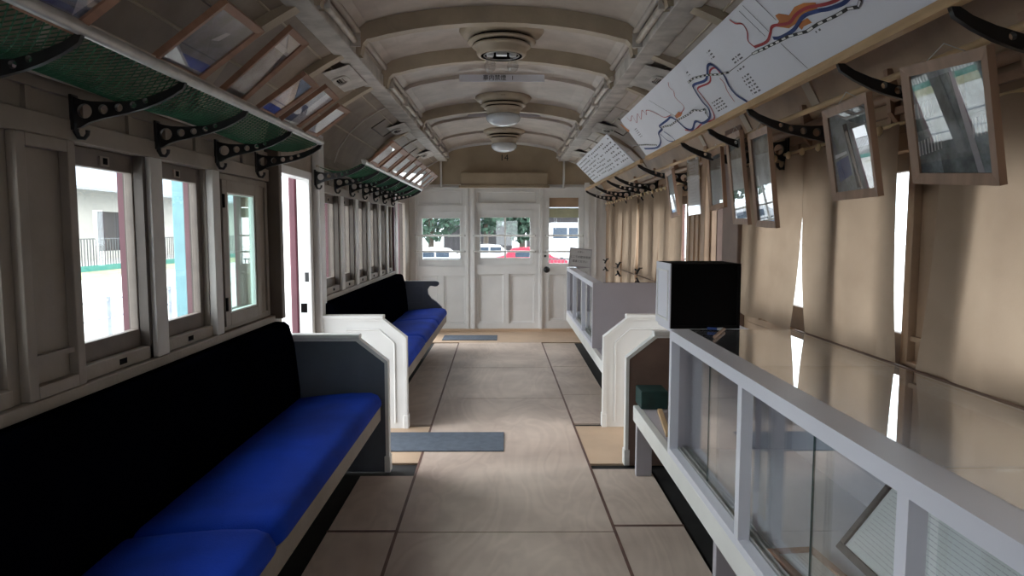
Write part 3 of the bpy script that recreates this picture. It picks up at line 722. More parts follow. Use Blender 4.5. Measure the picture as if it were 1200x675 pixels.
# documents inside the near case
def frame_mtx(c, u, v):
    u = Vector(u).normalized(); v = Vector(v); v = (v-u*u.dot(v)).normalized(); n = u.cross(v)
    return Matrix(((u.x, v.x, n.x, c[0]), (u.y, v.y, n.y, c[1]), (u.z, v.z, n.z, c[2]), (0, 0, 0, 1)))
def doc(c, u, v, w, h, label, fr='darkfr', fw=.022, lines=True):
    t = thing('framed_document', label, 'picture frame', c, mtx=frame_mtx(c, u, v))
    MB().outline(-w/2, w/2, -h/2, h/2, fw, 0, .014, 'y')
    m_ = MB()
    for x0, x1, y0, y1 in ((-w/2, w/2, h/2-fw, h/2), (-w/2, w/2, -h/2, -h/2+fw), (-w/2, -w/2+fw, -h/2+fw, h/2-fw), (w/2-fw, w/2, -h/2+fw, h/2-fw)):
        m_.box(x0, x1, y0, y1, 0, .014)
    m_.build('frame', fr, t, bevel=.003, local=True)
    B(-w/2+.005, w/2-.005, -h/2+.005, h/2-.005, .002, .006).build('sheet', 'paper', t, local=True)
    if lines:
        l = MB(); r = random.Random(3)
        y = h/2-fw-.03
        while y > -h/2+fw+.02:
            x = -w/2+fw+.02
            while x < w/2-fw-.03:
                q = r.uniform(.01, .03); l.box(x, x+q, y, y+.002, .006, .0064); x += q+.004
            y -= .012
        l.build('printed_lines', 'lilacg', t, local=True)
    return t
doc((1.052, 1.61, .522), (0, -1, 0), (.60, .04, .80), .60, .29, 'framed printed document with worn dark frame leaning inside the near display case')
doc((.83, 1.78, .403), (0.1, -1, .0), (1, .1, .0), .24, .14, 'small brown framed card lying flat on the floor of the near display case', fr='oak')

# black box beside the near case, its stand, things lying about
t = thing('black_box', 'dark open-fronted box with pale side standing at the far end of the near display case', 'box', (.86, 3.05, .911))
x0, x1, y0, y1, z0, z1 = .703, 1.01, 2.93, 3.20, .905, 1.187
B(x0+.006, x1, y0, y1, z1-.012, z1).build('top_board', 'blackm', t, bevel=.002)
B(x0+.006, x1, y0, y1, z0, z0+.012).build('bottom_board', 'blackm', t)
B(x1-.012, x1, y0, y1, z0+.012, z1-.012).build('side_board', 'blackm', t)
B(x0+.006, x1, y1-.01, y1, z0+.012, z1-.012).build('back_board', 'blackm', t)
B(x0+.006, x1-.012, y0+.012, y0+.02, z0+.012, z1-.012).build('dark_screen', 'blackm', t)
B(x0, x0+.006, y0, y1, z0, z1).build('pale_side', 'lilac', t, bevel=.001)
for u in (x0+.03,): MB().outline(y0+.03, y1-.03, z0+.03, z1-.03, .008, x0-.003, x0, 'x').build('side_moulding', 'wallw', t)
t = thing('box_stand', 'small white stand on the bench base under the dark open-fronted box', 'stand', (.9, 3.06, .377))
B(.72, 1.05, 2.90, 3.22, .885, .904).build('top', 'lilac', t, bevel=.002)
for xx, yy in ((.80, 2.92), (1.01, 2.92), (.80, 3.18), (1.01, 3.18)): B(xx, xx+.025, yy, yy+.025, .377, .885).build('leg', 'brownp', t)
o = MB().tube([(.80, 2.60, .921), (.90, 2.80, .921)], .007, 8).build('wooden_stick', 'tanw'); tag(o, 'short wooden stick lying on the glass top in front of the dark box', 'stick')
t = thing('small_lamp', 'tiny silver and blue torch lying on the glass top before the dark box', 'torch', (.87, 2.77, .914))
MB().tube([(.872, 2.80, .923), (.892, 2.79, .923)], [.006, .008], 12).build('head', 'steel', t)
MB().tube([(.835, 2.815, .923), (.872, 2.80, .923)], .006, 12).build('handle', 'inkblue', t)
o = B(.715, .86, 3.57, 3.73, .378, .475).build('teal_box', 'teal', bevel=.006); o.location.y += .0
tag(o, 'small dark green cushioned box on the bench base by the brown end panel', 'box')
o = MB().box(-.012, .012, -.22, .22, 0, .02).build('wooden_batten', 'pine', bevel=.002); o.location = (.775, 3.30, .377); o.rotation_euler = (0, 0, -.13)
tag(o, 'pale wooden batten lying on the bench base beside the near display case', 'batten')

# notice on the far case
t = thing('notice_board', 'small white notice with three lines of text standing on the far display case', 'sign', (.82, 7.72, .914))
mt = Matrix.Translation((.82, 7.72, .914)) @ Matrix.Rotation(.10, 4, 'Y') @ Matrix.Rotation(-.12, 4, 'X')
t.matrix_world = mt; WLOC[t.name] = Vector((.82, 7.72, .914))
m_ = MB()
for a, b, c, d in ((-.125, .125, .0, .012), (-.125, .125, .203, .215), (-.125, -.117, .012, .203), (.117, .125, .012, .203)): m_.box(a, b, -.006, .004, c, d)
m_.build('frame', 'lilacg', t, local=True)
B(-.118, .118, -.002, .003, .01, .205).build('sheet', 'paper', t, local=True)
for z, s, tx in ((.172, .020, 'お 願 い'), (.115, .029, 'ここでの飲食喫煙'), (.065, .029, '遠慮ください')):
    text_mesh('lettering', tx, s, 'ink', Matrix.Translation((0, -.0035, z)) @ Matrix.Rotation(PI/2, 4, 'X'), t, .0004)
B(-.03, .03, .004, .06, .0, .006).build('foot', 'lilacg', t, local=True)

# ------------------------------------------------------------------ LUGGAGE RACKS
BR = plate_mesh([(0, 0), (.03, -.010), (.06, -.015), (.12, -.017), (.19, -.013), (.255, .006), (.30, .024), (.335, .046), (.343, .040), (.335, .022), (.30, .0), (.255, -.022), (.21, -.038), (.165, -.050), (.12, -.060), (.09, -.066), (.05, -.078), (.025, -.092), (.0, -.098)],
                [(.040, -.044, .022), (.095, -.039, .0145), (.142, -.034, .012), (.185, -.026, .010), (.222, -.014, .008)], .013)
BR.materials.append(M['iron'])
def bracket(parent, x, y, z, sg, scale=1.0):
    """cast bracket standing off the wall x towards the aisle (sg=+1 left wall, -1 right wall)"""
    o = bpy.data.objects.new('bracket', BR); COL.objects.link(o); o.parent = parent
    p = parent_world(parent); WLOC[o.name] = Vector((x, y, z))
    o.location = Vector((x, y, z))-p; o.rotation_euler = (PI/2, 0, 0 if sg > 0 else PI); o.scale = (scale, scale if True else 1, 1)
    hk = MB(); hk.tube([(.008, -.08, 0), (.008, -.105, 0), (.016, -.122, 0), (.032, -.124, 0), (.042, -.112, 0), (.043, -.100, 0)], [.009, .008, .007, .006, .006, .007], 8)
    hk.box(0, .008, -.10, .004, -.016, .016)
    hk.build('coat_hook', 'iron', o, local=True)
def net(parent, xw, xf, zw, zf, y0, y1, cell=.026, r=.0021):
    m_ = MB(); W = abs(xf-xw); n = max(4, int(W/cell)); L_ = y1-y0; k = int(L_/cell)
    def P(a, b):    # a along 0..L, b across 0..1
        x = lerp(xw, xf, b); z = lerp(zw, zf, b)-.045*math.sin(PI*b)*(1+.25*math.sin(a*7))
        return (x, y0+a, z)
    for d in (1, -1):
        for i in range(-n, k+n):
            pts = []
            for j in range(n+1):
                a = (i+d*j)*cell+(0 if d > 0 else n*cell*0)
                if 0 <= a <= L_: pts.append(P(a, j/n))
            if len(pts) > 1: m_.tube(pts, r, 3, cap=False)
    return m_.build('net', 'net', parent)
def rack(side, y0, y1, by, label, tipz, with_net=True):
    x = XL+.02 if side < 0 else XR-.02; xf = -.925 if side < 0 else .915; s = 1 if side < 0 else -1
    t = thing('luggage_rack', label, 'luggage rack', (x, (y0+y1)/2, 1.7))
    sc = (abs(xf-x))/.338
    for y in by: bracket(t, x, y, tipz-.046*sc+.003, s, sc)
    if with_net:
        MB().tube([(xf, y0, tipz+.012), (xf, y1, tipz+.012)], .0155, 12).build('front_tube', 'steel', t)
        MB().box(xf-.012-s*.006, xf+.012-s*.006, y0, y1, tipz+.022, tipz+.03).build('front_strip', 'pipe', t)
        MB().tube([(x+s*.02, y0, 1.745), (x+s*.02, y1, 1.745)], .009, 8).build('rear_tube', 'pipe', t)
        net(t, x+s*.02, xf, 1.745, tipz+.01, y0, y1)
    return t
rack(-1, .1, 3.46, [.55, 1.05, 1.53, 2.01, 2.48, 2.98, 3.45], 'green net luggage rack with iron brackets above the near left windows', 1.755)
rack(-1, 4.48, 7.45, [4.50, 5.0, 5.48, 5.96, 6.44, 6.92, 7.42], 'green net luggage rack with iron brackets above the far left windows', 1.76)
t = rack(1, .3, 3.64, [.95, 1.44, 1.92, 2.63, 3.14, 3.62], 'iron bracket luggage rack carrying the map board on the right', 1.79, False)
B(.905, .93, .3, 4.52, 1.787, 1.812).build('front_strip', 'pine', t)
MB().tube([(1.08, .5, 1.757), (1.08, 3.7, 1.757)], .010, 8).build('hanging_rail', 'pine', t)
t = rack(1, 4.55, 8.0, [4.81, 5.84, 6.3, 7.12, 7.95], 'iron bracket luggage rack carrying the text sheets, far right', 1.79, False)
B(.905, .93, 4.7, 7.95, 1.787, 1.812).build('front_strip', 'pine', t)
MB().tube([(1.08, 3.72, 1.757), (1.08, 7.9, 1.757)], .010, 8).build('hanging_rail', 'pine', t)
# wooden hangers on the right frieze
mb = MB()
for y in (1.7, 2.3, 2.95, 3.4, 5.2, 5.9, 6.8): mb.prism([(XR, 1.86), (XR-.05, 1.86), (XR-.03, 1.72), (XR, 1.68)], y-.012, y+.012, 'y')
mb.build('frieze_block', 'tanw', wr)

# ------------------------------------------------------------------ MAP BOARD
dv = Vector((-.175, 0, .23)).normalized(); P0 = Vector((.915, 0, 1.812)); nv = Vector((-dv.z, 0, dv.x))   # faces the aisle, downwards
def mb_pt(y, v, off=0.): return tuple(P0 + Vector((0, y, 0)) + dv*v + nv*off)
Yc = 2.6
t = thing('map_board', 'long white board with hand-drawn railway and river map in blue, red and black', 'map board', mb_pt(Yc, 0))
def plate(y0, y1, v0, v1, o0, o1, name, mat, par):
    q = [mb_pt(y0, v0, o0), mb_pt(y1, v0, o0), mb_pt(y1, v1, o0), mb_pt(y0, v1, o0), mb_pt(y0, v0, o1), mb_pt(y1, v0, o1), mb_pt(y1, v1, o1), mb_pt(y0, v1, o1)]
    return MB().add(q, [(0, 1, 2, 3), (4, 5, 6, 7), (0, 1, 5, 4), (1, 2, 6, 5), (2, 3, 7, 6), (3, 0, 4, 7)]).build(name, mat, par)
plate(.6, 4.51, -.008, .292, -.008, 0, 'board', 'board', t)
def smooth(pts, n=5):
    if len(pts) < 3: return pts
    q = [pts[0]]+pts+[pts[-1]]; out_ = []
    for i in range(1, len(q)-2):
        for k in range(n):
            t_ = k/n; out_.append(tuple(.5*(2*q[i][c]+(q[i+1][c]-q[i-1][c])*t_+(2*q[i-1][c]-5*q[i][c]+4*q[i+1][c]-q[i+2][c])*t_**2+(3*q[i][c]-q[i-1][c]-3*q[i+1][c]+q[i+2][c])*t_**3) for c in (0, 1)))
    return out_+[pts[-1]]
def strip(mb, pts, w, off):
    for (a, b), (c, d) in zip(pts, pts[1:]):
        dx, dy = c-a, d-b; L_ = math.hypot(dx, dy) or 1; nx, ny = -dy/L_*w/2, dx/L_*w/2; exx, exy = dx/L_*w*.3, dy/L_*w*.3
        mb.add([mb_pt(a-exx+nx, b-exy+ny, off), mb_pt(c+exx+nx, d+exy+ny, off), mb_pt(c+exx-nx, d+exy-ny, off), mb_pt(a-exx-nx, b-exy-ny, off)], [(0, 1, 2, 3)])
MAPLINES=[
('blue', 0.012, [(4.421, 0.051), (4.149, 0.019), (3.991, 0.04), (3.926, 0.085), (3.811, 0.096), (3.823, 0.116), (3.627, 0.12), (3.547, 0.121), (3.493, 0.083), (3.458, 0.038), (3.381, 0.013), (3.264, 0.039), (3.196, 0.016), (3.074, 0.022), (3.017, 0.058), (3.028, 0.098), (3.022, 0.154), (2.994, 0.18), (2.839, 0.166), (2.74, 0.204), (2.691, 0.194), (2.661, 0.14), (2.68, 0.095), (2.674, 0.051), (2.629, 0.008)]),
('blue', 0.006, [(3.9, 0.075), (3.862, 0.026), (3.756, 0.003), (3.743, 0.024), (3.814, 0.078)]),
('red', 0.008, [(3.479, 0.028), (3.37, 0.004), (3.229, 0.014), (3.148, 0.012), (3.034, 0.009), (2.986, 0.06), (2.989, 0.117), (2.981, 0.158), (2.824, 0.149), (2.754, 0.183), (2.692, 0.182), (2.679, 0.153)]),
('red', 0.005, [(2.711, 0.137), (2.705, 0.11), (2.726, 0.081), (2.73, 0.031)]),
('rail', 0.009, [(4.564, 0.101), (4.321, 0.067), (4.112, 0.033)]),
('rail', 0.009, [(3.79, 0.104), (3.632, 0.087), (3.475, 0.09), (3.288, 0.085), (3.187, 0.089), (3.115, 0.069), (3.054, 0.066), (3.082, 0.047), (3.077, 0.027)]),
('rail', 0.009, [(3.029, 0.203), (2.944, 0.203), (2.81, 0.181), (2.699, 0.154), (2.605, 0.137)]),
('grey', 0.003, [(2.605, 0.137), (2.326, 0.141)]),
('rail', 0.009, [(2.35, 0.141), (2.247, 0.131)]),
('rail', 0.01, [(2.326, 0.139), (2.173, 0.127), (2.084, 0.121), (1.983, 0.103), (1.914, 0.103), (1.819, 0.095), (1.762, 0.094), (1.72, 0.083), (1.683, 0.101)]),
('blue', 0.012, [(2.166, 0.142), (2.124, 0.131), (2.036, 0.128), (1.954, 0.143), (1.877, 0.132), (1.829, 0.12), (1.762, 0.111), (1.719, 0.116)]),
('red', 0.006, [(2.344, 0.277), (2.326, 0.256), (2.286, 0.238), (2.29, 0.209), (2.323, 0.184), (2.31, 0.155)]),
('red', 0.01, [(2.31, 0.155), (2.22, 0.146), (2.168, 0.16), (2.127, 0.173), (2.04, 0.152), (1.98, 0.159), (1.914, 0.156), (1.84, 0.137), (1.79, 0.128), (1.744, 0.126)]),
('grey', 0.003, [(2.129, 0.283), (2.093, 0.182)]),
('grey', 0.003, [(2.212, 0.282), (2.171, 0.168)]),
('grey', 0.003, [(2.254, 0.277), (2.208, 0.163)]),
('grey', 0.003, [(2.152, 0.116), (2.105, 0.009)]),
('red', 0.004, [(4.313, 0.274), (4.293, 0.243), (4.178, 0.261), (4.193, 0.211), (4.052, 0.248), (4.058, 0.211), (3.926, 0.246), (3.905, 0.211), (3.85, 0.23), (3.756, 0.198), (3.651, 0.142), (3.524, 0.131)]),
('red', 0.004, [(3.255, 0.262), (3.283, 0.244), (3.269, 0.214), (3.302, 0.186), (3.275, 0.134), (3.314, 0.116), (3.432, 0.109)]),
('grey', 0.003, [(3.694, 0.261), (3.458, 0.098)]),
('orangefill', 0, [(2.082, 0.194), (2.058, 0.192), (2.016, 0.17), (1.966, 0.179), (1.916, 0.172), (1.867, 0.154), (1.876, 0.138), (1.935, 0.148), (2.009, 0.138), (2.059, 0.139), (2.116, 0.166), (2.083, 0.174)]),
('orangefill', 0, [(2.001, 0.135), (1.944, 0.133), (1.938, 0.115), (1.985, 0.119), (2.005, 0.114), (2.009, 0.125)]),
('orangefill', 0, [(3.489, 0.115), (3.398, 0.123), (3.349, 0.108), (3.405, 0.098), (3.491, 0.099)]),
('orangefill', 0, [(4.593, 0.28), (4.546, 0.264), (4.467, 0.2), (4.532, 0.199)]),
]
MAPTXT= [[(2.671, 0.251), (2.631, 0.214)], [(2.987, 0.248), (2.96, 0.222)], [(2.549, 0.101), (2.47, 0.018)], [(2.948, 0.08), (2.825, 0.026)], [(4.355, 0.187), (4.283, 0.126)], [(2.52, 0.167), (2.434, 0.149)], [(2.537, 0.123), (2.466, 0.119)], [(1.951, 0.092), (1.921, 0.084)]]

inks = {'blue': ('inkblue', .0030), 'red': ('inkred', .0022), 'grey': ('greyink', .0012), 'rail': ('ink', .0038)}
groups = {}
for kind, w, pts in MAPLINES:
    if kind == 'orangefill':
        groups.setdefault('orange', MB()).add([mb_pt(a, b, .0008) for a, b in pts], [tuple(range(len(pts)))]); continue
    mname, off = inks[kind]
    if kind in ('blue', 'red'): pts = smooth(pts)
    strip(groups.setdefault(mname, MB()), pts, w, off)
    if kind == 'rail':   # white dashes on the black line
        for (a, b), (c, d) in zip(pts, pts[1:]):
            L_ = math.hypot(c-a, d-b); n = max(1, int(L_/.035))
            for i in range(n):
                f0, f1 = (i+.1)/n, (i+.55)/n
                strip(groups.setdefault('paper', MB()), [(lerp(a, c, f0), lerp(b, d, f0)), (lerp(a, c, f1), lerp(b, d, f1))], w*.6, .0046)
r = random.Random(5)
for (ya, va), (yb, vb) in MAPTXT:
    ys, ye, v0, v1 = min(ya, yb), max(ya, yb), min(va, vb), max(va, vb)
    v = v0
    while v < v1:
        y = ys
        while y < ye:
            w = r.uniform(.01, .03); groups.setdefault('greyink', MB()).add([mb_pt(y, v, .001), mb_pt(min(ye, y+w), v, .001), mb_pt(min(ye, y+w), v+.006, .001), mb_pt(y, v+.006, .001)], [(0, 1, 2, 3)]); y += w+.012
        v += .014
nm = {'inkblue': 'blue_river_line', 'inkred': 'red_route_line', 'greyink': 'thin_grey_writing', 'ink': 'black_railway_line', 'paper': 'white_railway_dashes', 'orange': 'orange_area'}
for k, g in groups.items(): g.build(nm[k], k, t)

# text sheets on the far rack
def rect_axes(tilt, yaw, roll, side):
    su = -1 if side > 0 else 1
    def V(u, v):
        x = -side*math.sin(tilt)*v; z = math.cos(tilt)*v; y = su*u
        return Vector((x*math.cos(yaw)-y*math.sin(yaw), x*math.sin(yaw)+y*math.cos(yaw), z))
    return V(math.cos(roll), math.sin(roll)), V(-math.sin(roll), math.cos(roll))
def leaning(name, label, cat, c, tilt, yaw, roll, side, group=None):
    u, v = rect_axes(tilt, yaw, roll, side)
    return thing(name, label, cat, c, group, frame_mtx(c, u, v))
for k, (cy, w, cx, lb) in enumerate([(5.56, 1.06, .80, 'white printed sheet of dense text on the far rack, the half beside the map board'), (6.62, 1.04, .80, 'white printed sheet of dense text on the far rack, the half nearest the end wall')]):
    t = leaning('text_sheet', lb, 'sign', (.825, cy, 1.918), .80, .02, .02, 1)
    B(-w/2, w/2, -.145, .145, -.006, 0).build('board', 'board', t, local=True)
    g = MB(); rr = random.Random(k)
    y = .115
    while y > -.12:
        x = -w/2+.05
        while x < w/2-.08:
            q = rr.uniform(.03, .07)
            if rr.random() < .8: g.box(x, x+q, y-.006, y+.006, 0, .0008)
            x += q+.035
        y -= .034
    g.build('printed_text', 'greyink', t, local=True)
    B(-w/2, w/2, -.156, -.145, -.008, .006).build('lower_edge_strip', 'pine', t, local=True)

# ------------------------------------------------------------------ PICTURE FRAMES
def picture(label, side, x, cy, cz, w, h, tilt, yaw, roll, wood, pic, group=None, fw=.027, extra=None):
    t = leaning('picture_frame', label, 'picture frame', (x, cy, cz), tilt, yaw, roll, side, group)
    m_ = MB()
    a, b = w/2, h/2
    # mitred frame with a sloped face
    for p in (((-a, b), (a, b), (a-fw, b-fw), (-a+fw, b-fw)), ((a, b), (a, -b), (a-fw, -b+fw), (a-fw, b-fw)), ((a, -b), (-a, -b), (-a+fw, -b+fw), (a-fw, -b+fw)), ((-a, -b), (-a, b), (-a+fw, b-fw), (-a+fw, -b+fw))):
        vs = [(*p[0], -.006), (*p[1], -.006), (*p[1], .012), (*p[0], .012), (*p[3], -.006), (*p[2], -.006), (*p[2], .007), (*p[3], .007)]
        m_.add(vs, [(0, 1, 2, 3), (3, 2, 6, 7), (7, 6, 5, 4), (4, 5, 1, 0)])
    m_.build('frame', wood, t, local=True)
    B(-a+.004, a-.004, -b+.004, b-.004, -.006, -.003).build('backing_board', 'tanw', t, local=True)
    pr = B(-a+fw-.002, a-fw+.002, -b+fw-.002, b-fw+.002, -.002, .001).build('print', pic, t, local=True)
    if extra:
        aw, bh = a-fw, b-fw
        pk = [e for e in extra if e[0] == 'white_picket']
        if pk:
            g_ = MB()
            for _, _, poly in pk: g_.prism([(px*aw, py*bh) for px, py in poly], .001, .0026, 'z')
            g_.build('white_fence_shape', 'paper', pr, local=True)
        for k_, (nm_, mt_, poly) in enumerate([e for e in extra if e[0] != 'white_picket']):
            MB().prism([(px*aw, py*bh) for px, py in poly], .001, .0014+.0002*k_, 'z').build(nm_, mt_, pr, local=True)
    B(-a+fw, a-fw, -b+fw, b-fw, .0035, .005).build('glass_pane', 'photogl', t, local=True)
    if side > 0:
        wire = MB().tube([(-a*.5, b-.004, -.004), (0, b+.03, -.004), (a*.5, b-.004, -.004)], .0012, 5); wire.build('hanging_wire', 'steel', t, local=True)
    return t
PH = [photo('photo_print_%d' % i, d, l, s, i*3.1) for i, (d, l, s) in enumerate([
    ((.02, .03, .03), (.22, .25, .26), 9), ((.02, .025, .025), (.20, .24, .26), 8), ((.03, .04, .045), (.35, .4, .42), 7), ((.05, .06, .06), (.28, .31, .31), 7),
    ((.04, .045, .045), (.14, .16, .16), 6), ((.3, .33, .36), (.6, .62, .65), 10), ((.03, .06, .09), (.2, .3, .36), 9),
    ((.02, .02, .035), (.14, .15, .20), 8), ((.09, .09, .10), (.22, .22, .24), 9), ((.01, .015, .07), (.10, .14, .32), 6), ((.25, .27, .33), (.5, .52, .56), 5), ((.6, .62, .64), (.75, .77, .8), 4)])]
def pickets(x0, x1, y0, y1, n, sk=0.):
    out = []
    for i in range(n):
        x = lerp(x0, x1, i/(n-1)); out.append(('white_picket', 'paper', [(x-.012, y0+sk*(x-x0)), (x+.012, y0+sk*(x-x0)), (x+.012, y1+sk*(x-x0)), (x-.012, y1+sk*(x-x0))]))
    return out
f1x = [('grey_background', PH[2], [(-1, -1), (1, -1), (1, 1), (-1, 1)]), ('green_strip', 'teal', [(-1, -.15), (1, .15), (1, .35), (-1, .1)]),
       ('green_hedge', PH[6], [(.5, .2), (1, .3), (1, .8), (.5, .85)]), ('dark_trunk_shape', PH[0], [(-.6, .85), (.1, .92), (.42, -.1), (.62, -1), (-.32, -1), (-.42, -.2), (-.75, .35)]),
       ('pale_post_shape', 'lilacg', [(.12, .92), (.26, .92), (.78, -1), (.62, -1)])] + pickets(-.98, -.3, -.65, -.35, 8, .2) + pickets(-.98, -.45, .12, .42, 6, .1) + pickets(.6, .98, -.35, 0., 5, .2)
HG = None
frs = [
 (1, 1.06, 1.651, 1.590, .316, .302, .218, .0, -.085, 'tanw', PH[0], 'large tan framed photograph of a dark trunk and white fence, hanging nearest the camera', f1x),
 (1, 1.07, 2.139, 1.577, .319, .299, .158, -.062, -.001, 'tanw', PH[1], 'tan framed photograph hanging second from the camera, dark blue vehicle at its lower left', [('blue_vehicle_shape', 'inkblue', [(-.9, -.2), (-.2, -.1), (-.1, -.6), (-.8, -.75)]), ('white_roof_shape', 'board', [(-.9, -.12), (-.25, -.05), (-.25, .02), (-.9, -.02)]), ('dark_post_shape', 'blackm', [(-.3, .7), (-.1, .7), (.35, -.95), (.1, -.95)])]),
 (1, 1.07, 2.865, 1.544, .300, .404, .122, -.093, -.028, 'tanw', PH[2], 'tan framed photograph with a bright slanted streak, nearer of the overlapping pair', [('bright_streak_shape', 'paper', [(-.75, .1), (-.6, .1), (.1, -.98), (-.15, -.98)])]),
 (1, 1.075, 3.19, 1.568, .270, .422, .124, -.087, -.024, 'tanw', PH[3], 'tan framed photograph half behind another, farther of the overlapping pair', [('white_house_shape', 'board', [(-.8, -.5), (.3, -.4), (.3, -.9), (-.8, -.95)])]),
 (1, 1.09, 3.570, 1.592, .248, .305, .070, .0, .056, 'tanw', PH[4], 'tan framed dark grey photograph hanging beside the plastic sleeve', None),
 (1, 1.09, 4.512, 1.570, .197, .303, .136, .0, .081, 'tanw', PH[6], 'slim tan framed bluish photograph, farthest of the hanging row', None),
 (-1, -.835, 1.44, 1.845, .20, .28, .93, .03, .02, 'oak', PH[7], 'reddish framed dark photograph on the left rack, cut off by the picture edge', [('pale_shape', 'lilacg', [(.0, -.3), (.7, -.9), (.95, .9), (.1, .9)])]),
 (-1, -.840, 1.986, 1.857, .294, .260, .926, .062, .046, 'oak', PH[7], 'reddish framed landscape photograph of dark hills on the left rack', [('pale_peak_shape', 'lilacg', [(-.1, .1), (.1, .5), (.3, .55), (.2, .2)])]),
 (-1, -.840, 2.409, 1.890, .189, .341, .86, .0, -.0, 'oak', PH[8], 'tall reddish framed grey picture with pale lower end on the left rack', [('pale_paper_shape', 'paper', [(-1, .55), (1, .55), (1, 1), (-1, 1)])]),
 (-1, -.840, 2.669, 1.842, .200, .231, .951, .011, -.017, 'oak', PH[9], 'reddish framed dark blue photograph on the left rack', None),
 (-1, -.840, 2.95, 1.845, .27, .25, .944, .097, .032, 'oak', PH[9], 'reddish framed photograph of blue and white halves on the left rack', [('white_half_shape', 'board', [(.0, -1), (1, -1), (1, 1), (-.2, 1)])]),
 (-1, -.840, 3.232, 1.838, .22, .214, .949, .076, .086, 'oak', PH[11], 'pale reddish framed picture last on the near left rack', None)]
for (sd, x, cy, cz, w, h, ti, ya, ro, wd, pc, lb, exx) in frs: picture(lb, sd, x, cy, cz, w, h, ti, ya, ro, wd, pc, fw=.027 if sd > 0 else .024, extra=exx)
ordn = ['first', 'second', 'third', 'fourth', 'fifth', 'sixth', 'seventh', 'last']
for i, y in enumerate((4.72, 5.10, 5.48, 5.86, 6.24, 6.62, 7.0, 7.32)):
    picture('reddish framed picture with painted pale glare on the far left rack, %s from the camera' % ordn[i], -1, -.84, y, 1.845, .29 if i < 7 else .24, .235, .88, -.03, -.02, 'oak', PH[11] if i < 5 else PH[10], 'framed pictures on the far left rack', fw=.04)  # pale prints stand in for white glare on the picture glass
# clear plastic sleeve with a sheet
t = leaning('plastic_sleeve', 'clear plastic sleeve holding a printed sheet, hanging from the right rail', 'sleeve', (1.09, 4.02, 1.585), .057, .0, .018, 1)
B(-.13, .13, -.163, .163, -.0015, -.001).build('film', 'film', t, local=True)
B(-.085, .10, -.12, .15, -.004, -.002).build('printed_sheet', 'board', t, local=True)
for cx in (-.09, .09): B(cx-.012, cx+.012, .15, .185, -.006, .004).build('hanging_clip', 'steel', t, local=True)
g = MB(); rr = random.Random(9); y = .125
while y > -.1: g.box(-.07, rr.uniform(.02, .085), y, y+.004, -.002, -.0016); y -= .018
g.build('printed_lines', 'greyink', t, local=True)

# ------------------------------------------------------------------ CURTAINS
def curtain(label, yt, yb, ztop=1.665, zbot=.895, x=1.250, folds=5, amp=.016, hooks=5, seed=1, pull=None):
    """yt/yb: (far,near) extents at top / bottom"""
    t = thing('window_curtain', label, 'curtain', (x, (yt[0]+yt[1])/2, zbot))
    rr = random.Random(seed); nu, nv_ = 70, 26; vs = []; ph = rr.uniform(0, 6); f2 = rr.uniform(1.5, 2.4)
    for j in range(nv_+1):
        v = j/nv_
        z = lerp(ztop, zbot, v)
        for i in range(nu+1):
            u = i/nu
            ee = v**(pull if pull else 1.6)
            y = lerp(lerp(yt[0], yt[1], u), lerp(yb[0], yb[1], u), ee)
            a = amp*(.95-.45*v+.25*math.sin(v*2.2+ph))
            xx = x + a*math.sin(u*folds*2*PI+ph+.5*math.sin(v*3+ph)) + amp*.45*math.sin(u*folds*f2*PI+ph*2+v) - .012*v*v
            scal = .012*(math.cos(u*hooks*2*PI)-1)*.5*max(0, 1-v*8) 
            vs.append((max(1.2305, min(xx, XR-.031)), y, z+scal + (.006*math.sin(u*9+ph) if j == nv_ else 0)))
    m_ = MB(); n = nu+1
    m_.add(vs, [(j*n+i, j*n+i+1, (j+1)*n+i+1, (j+1)*n+i) for j in range(nv_) for i in range(nu)], True)
    m_.build('cloth', 'cur', t)
    for k in range(hooks):
        yy = lerp(yt[0], yt[1], (k+.5)/hooks)
        MB().lathe([(0, -.010), (.013, -.007), (.017, 0), (.013, .006), (0, .008)], (x-.035, yy, ztop-.012), 12, 'x').build('hook', 'brass', t)
    return t
MB().tube([(1.262, .3, 1.672), (1.262, 3.66, 1.672)], .007, 8).build('curtain_rod', 'brass', wr)
MB().tube([(1.262, 4.5, 1.672), (1.262, 8.8, 1.672)], .007, 8).build('curtain_rod', 'brass', wr)
curtain('beige curtain nearest the camera, behind the near end of the display case', (1.955, .75), (2.03, .75), seed=2, folds=4)
curtain('beige curtain between the bright window slit and the bright pointed gap', (2.91, 2.18), (2.80, 2.135), seed=5, folds=2.4, pull=3.0)
curtain('beige curtain beside the brown doorway pillar, above the dark box', (3.64, 2.90), (3.64, 2.965), seed=9, folds=2.6, pull=3.0)
curtain('far right curtain, first beyond the right doorway', (5.62, 4.92), (5.66, 4.92),  seed=12, folds=4)
curtain('far right curtain, second beyond the right doorway', (6.46, 5.66), (6.50, 5.68),  seed=14, folds=4)
curtain('far right curtain beyond the bright slit, second from the end wall', (7.42, 6.62), (7.40, 6.60),  seed=17, folds=4)
curtain('far right curtain nearest the end wall', (8.35, 7.50), (8.35, 7.44),  seed=21, folds=4)
for (x, y, lb) in ((1.20, 8.30, 'black clip holding the curtain hem nearest the end wall'), (1.20, 7.35, 'small black clip on the curtain hem above the middle of the far case'), (1.20, 6.25, 'black clip on the curtain hem above the near end of the far case')):
    t = thing('curtain_clip', lb, 'clip', (x, y, .96))
    MB().tube([(x-.01, y, .93), (x+.02, y, .99)], .010, 8).build('jaw', 'iron', t)
    MB().tube([(x-.03, y-.04, .975), (x+.01, y+.04, .955)], .008, 8).build('handle', 'iron', t)
    MB().tube([(x+.02, y, .985), (x+.055, y, .985)], .006, 6).build('pin', 'iron', t)

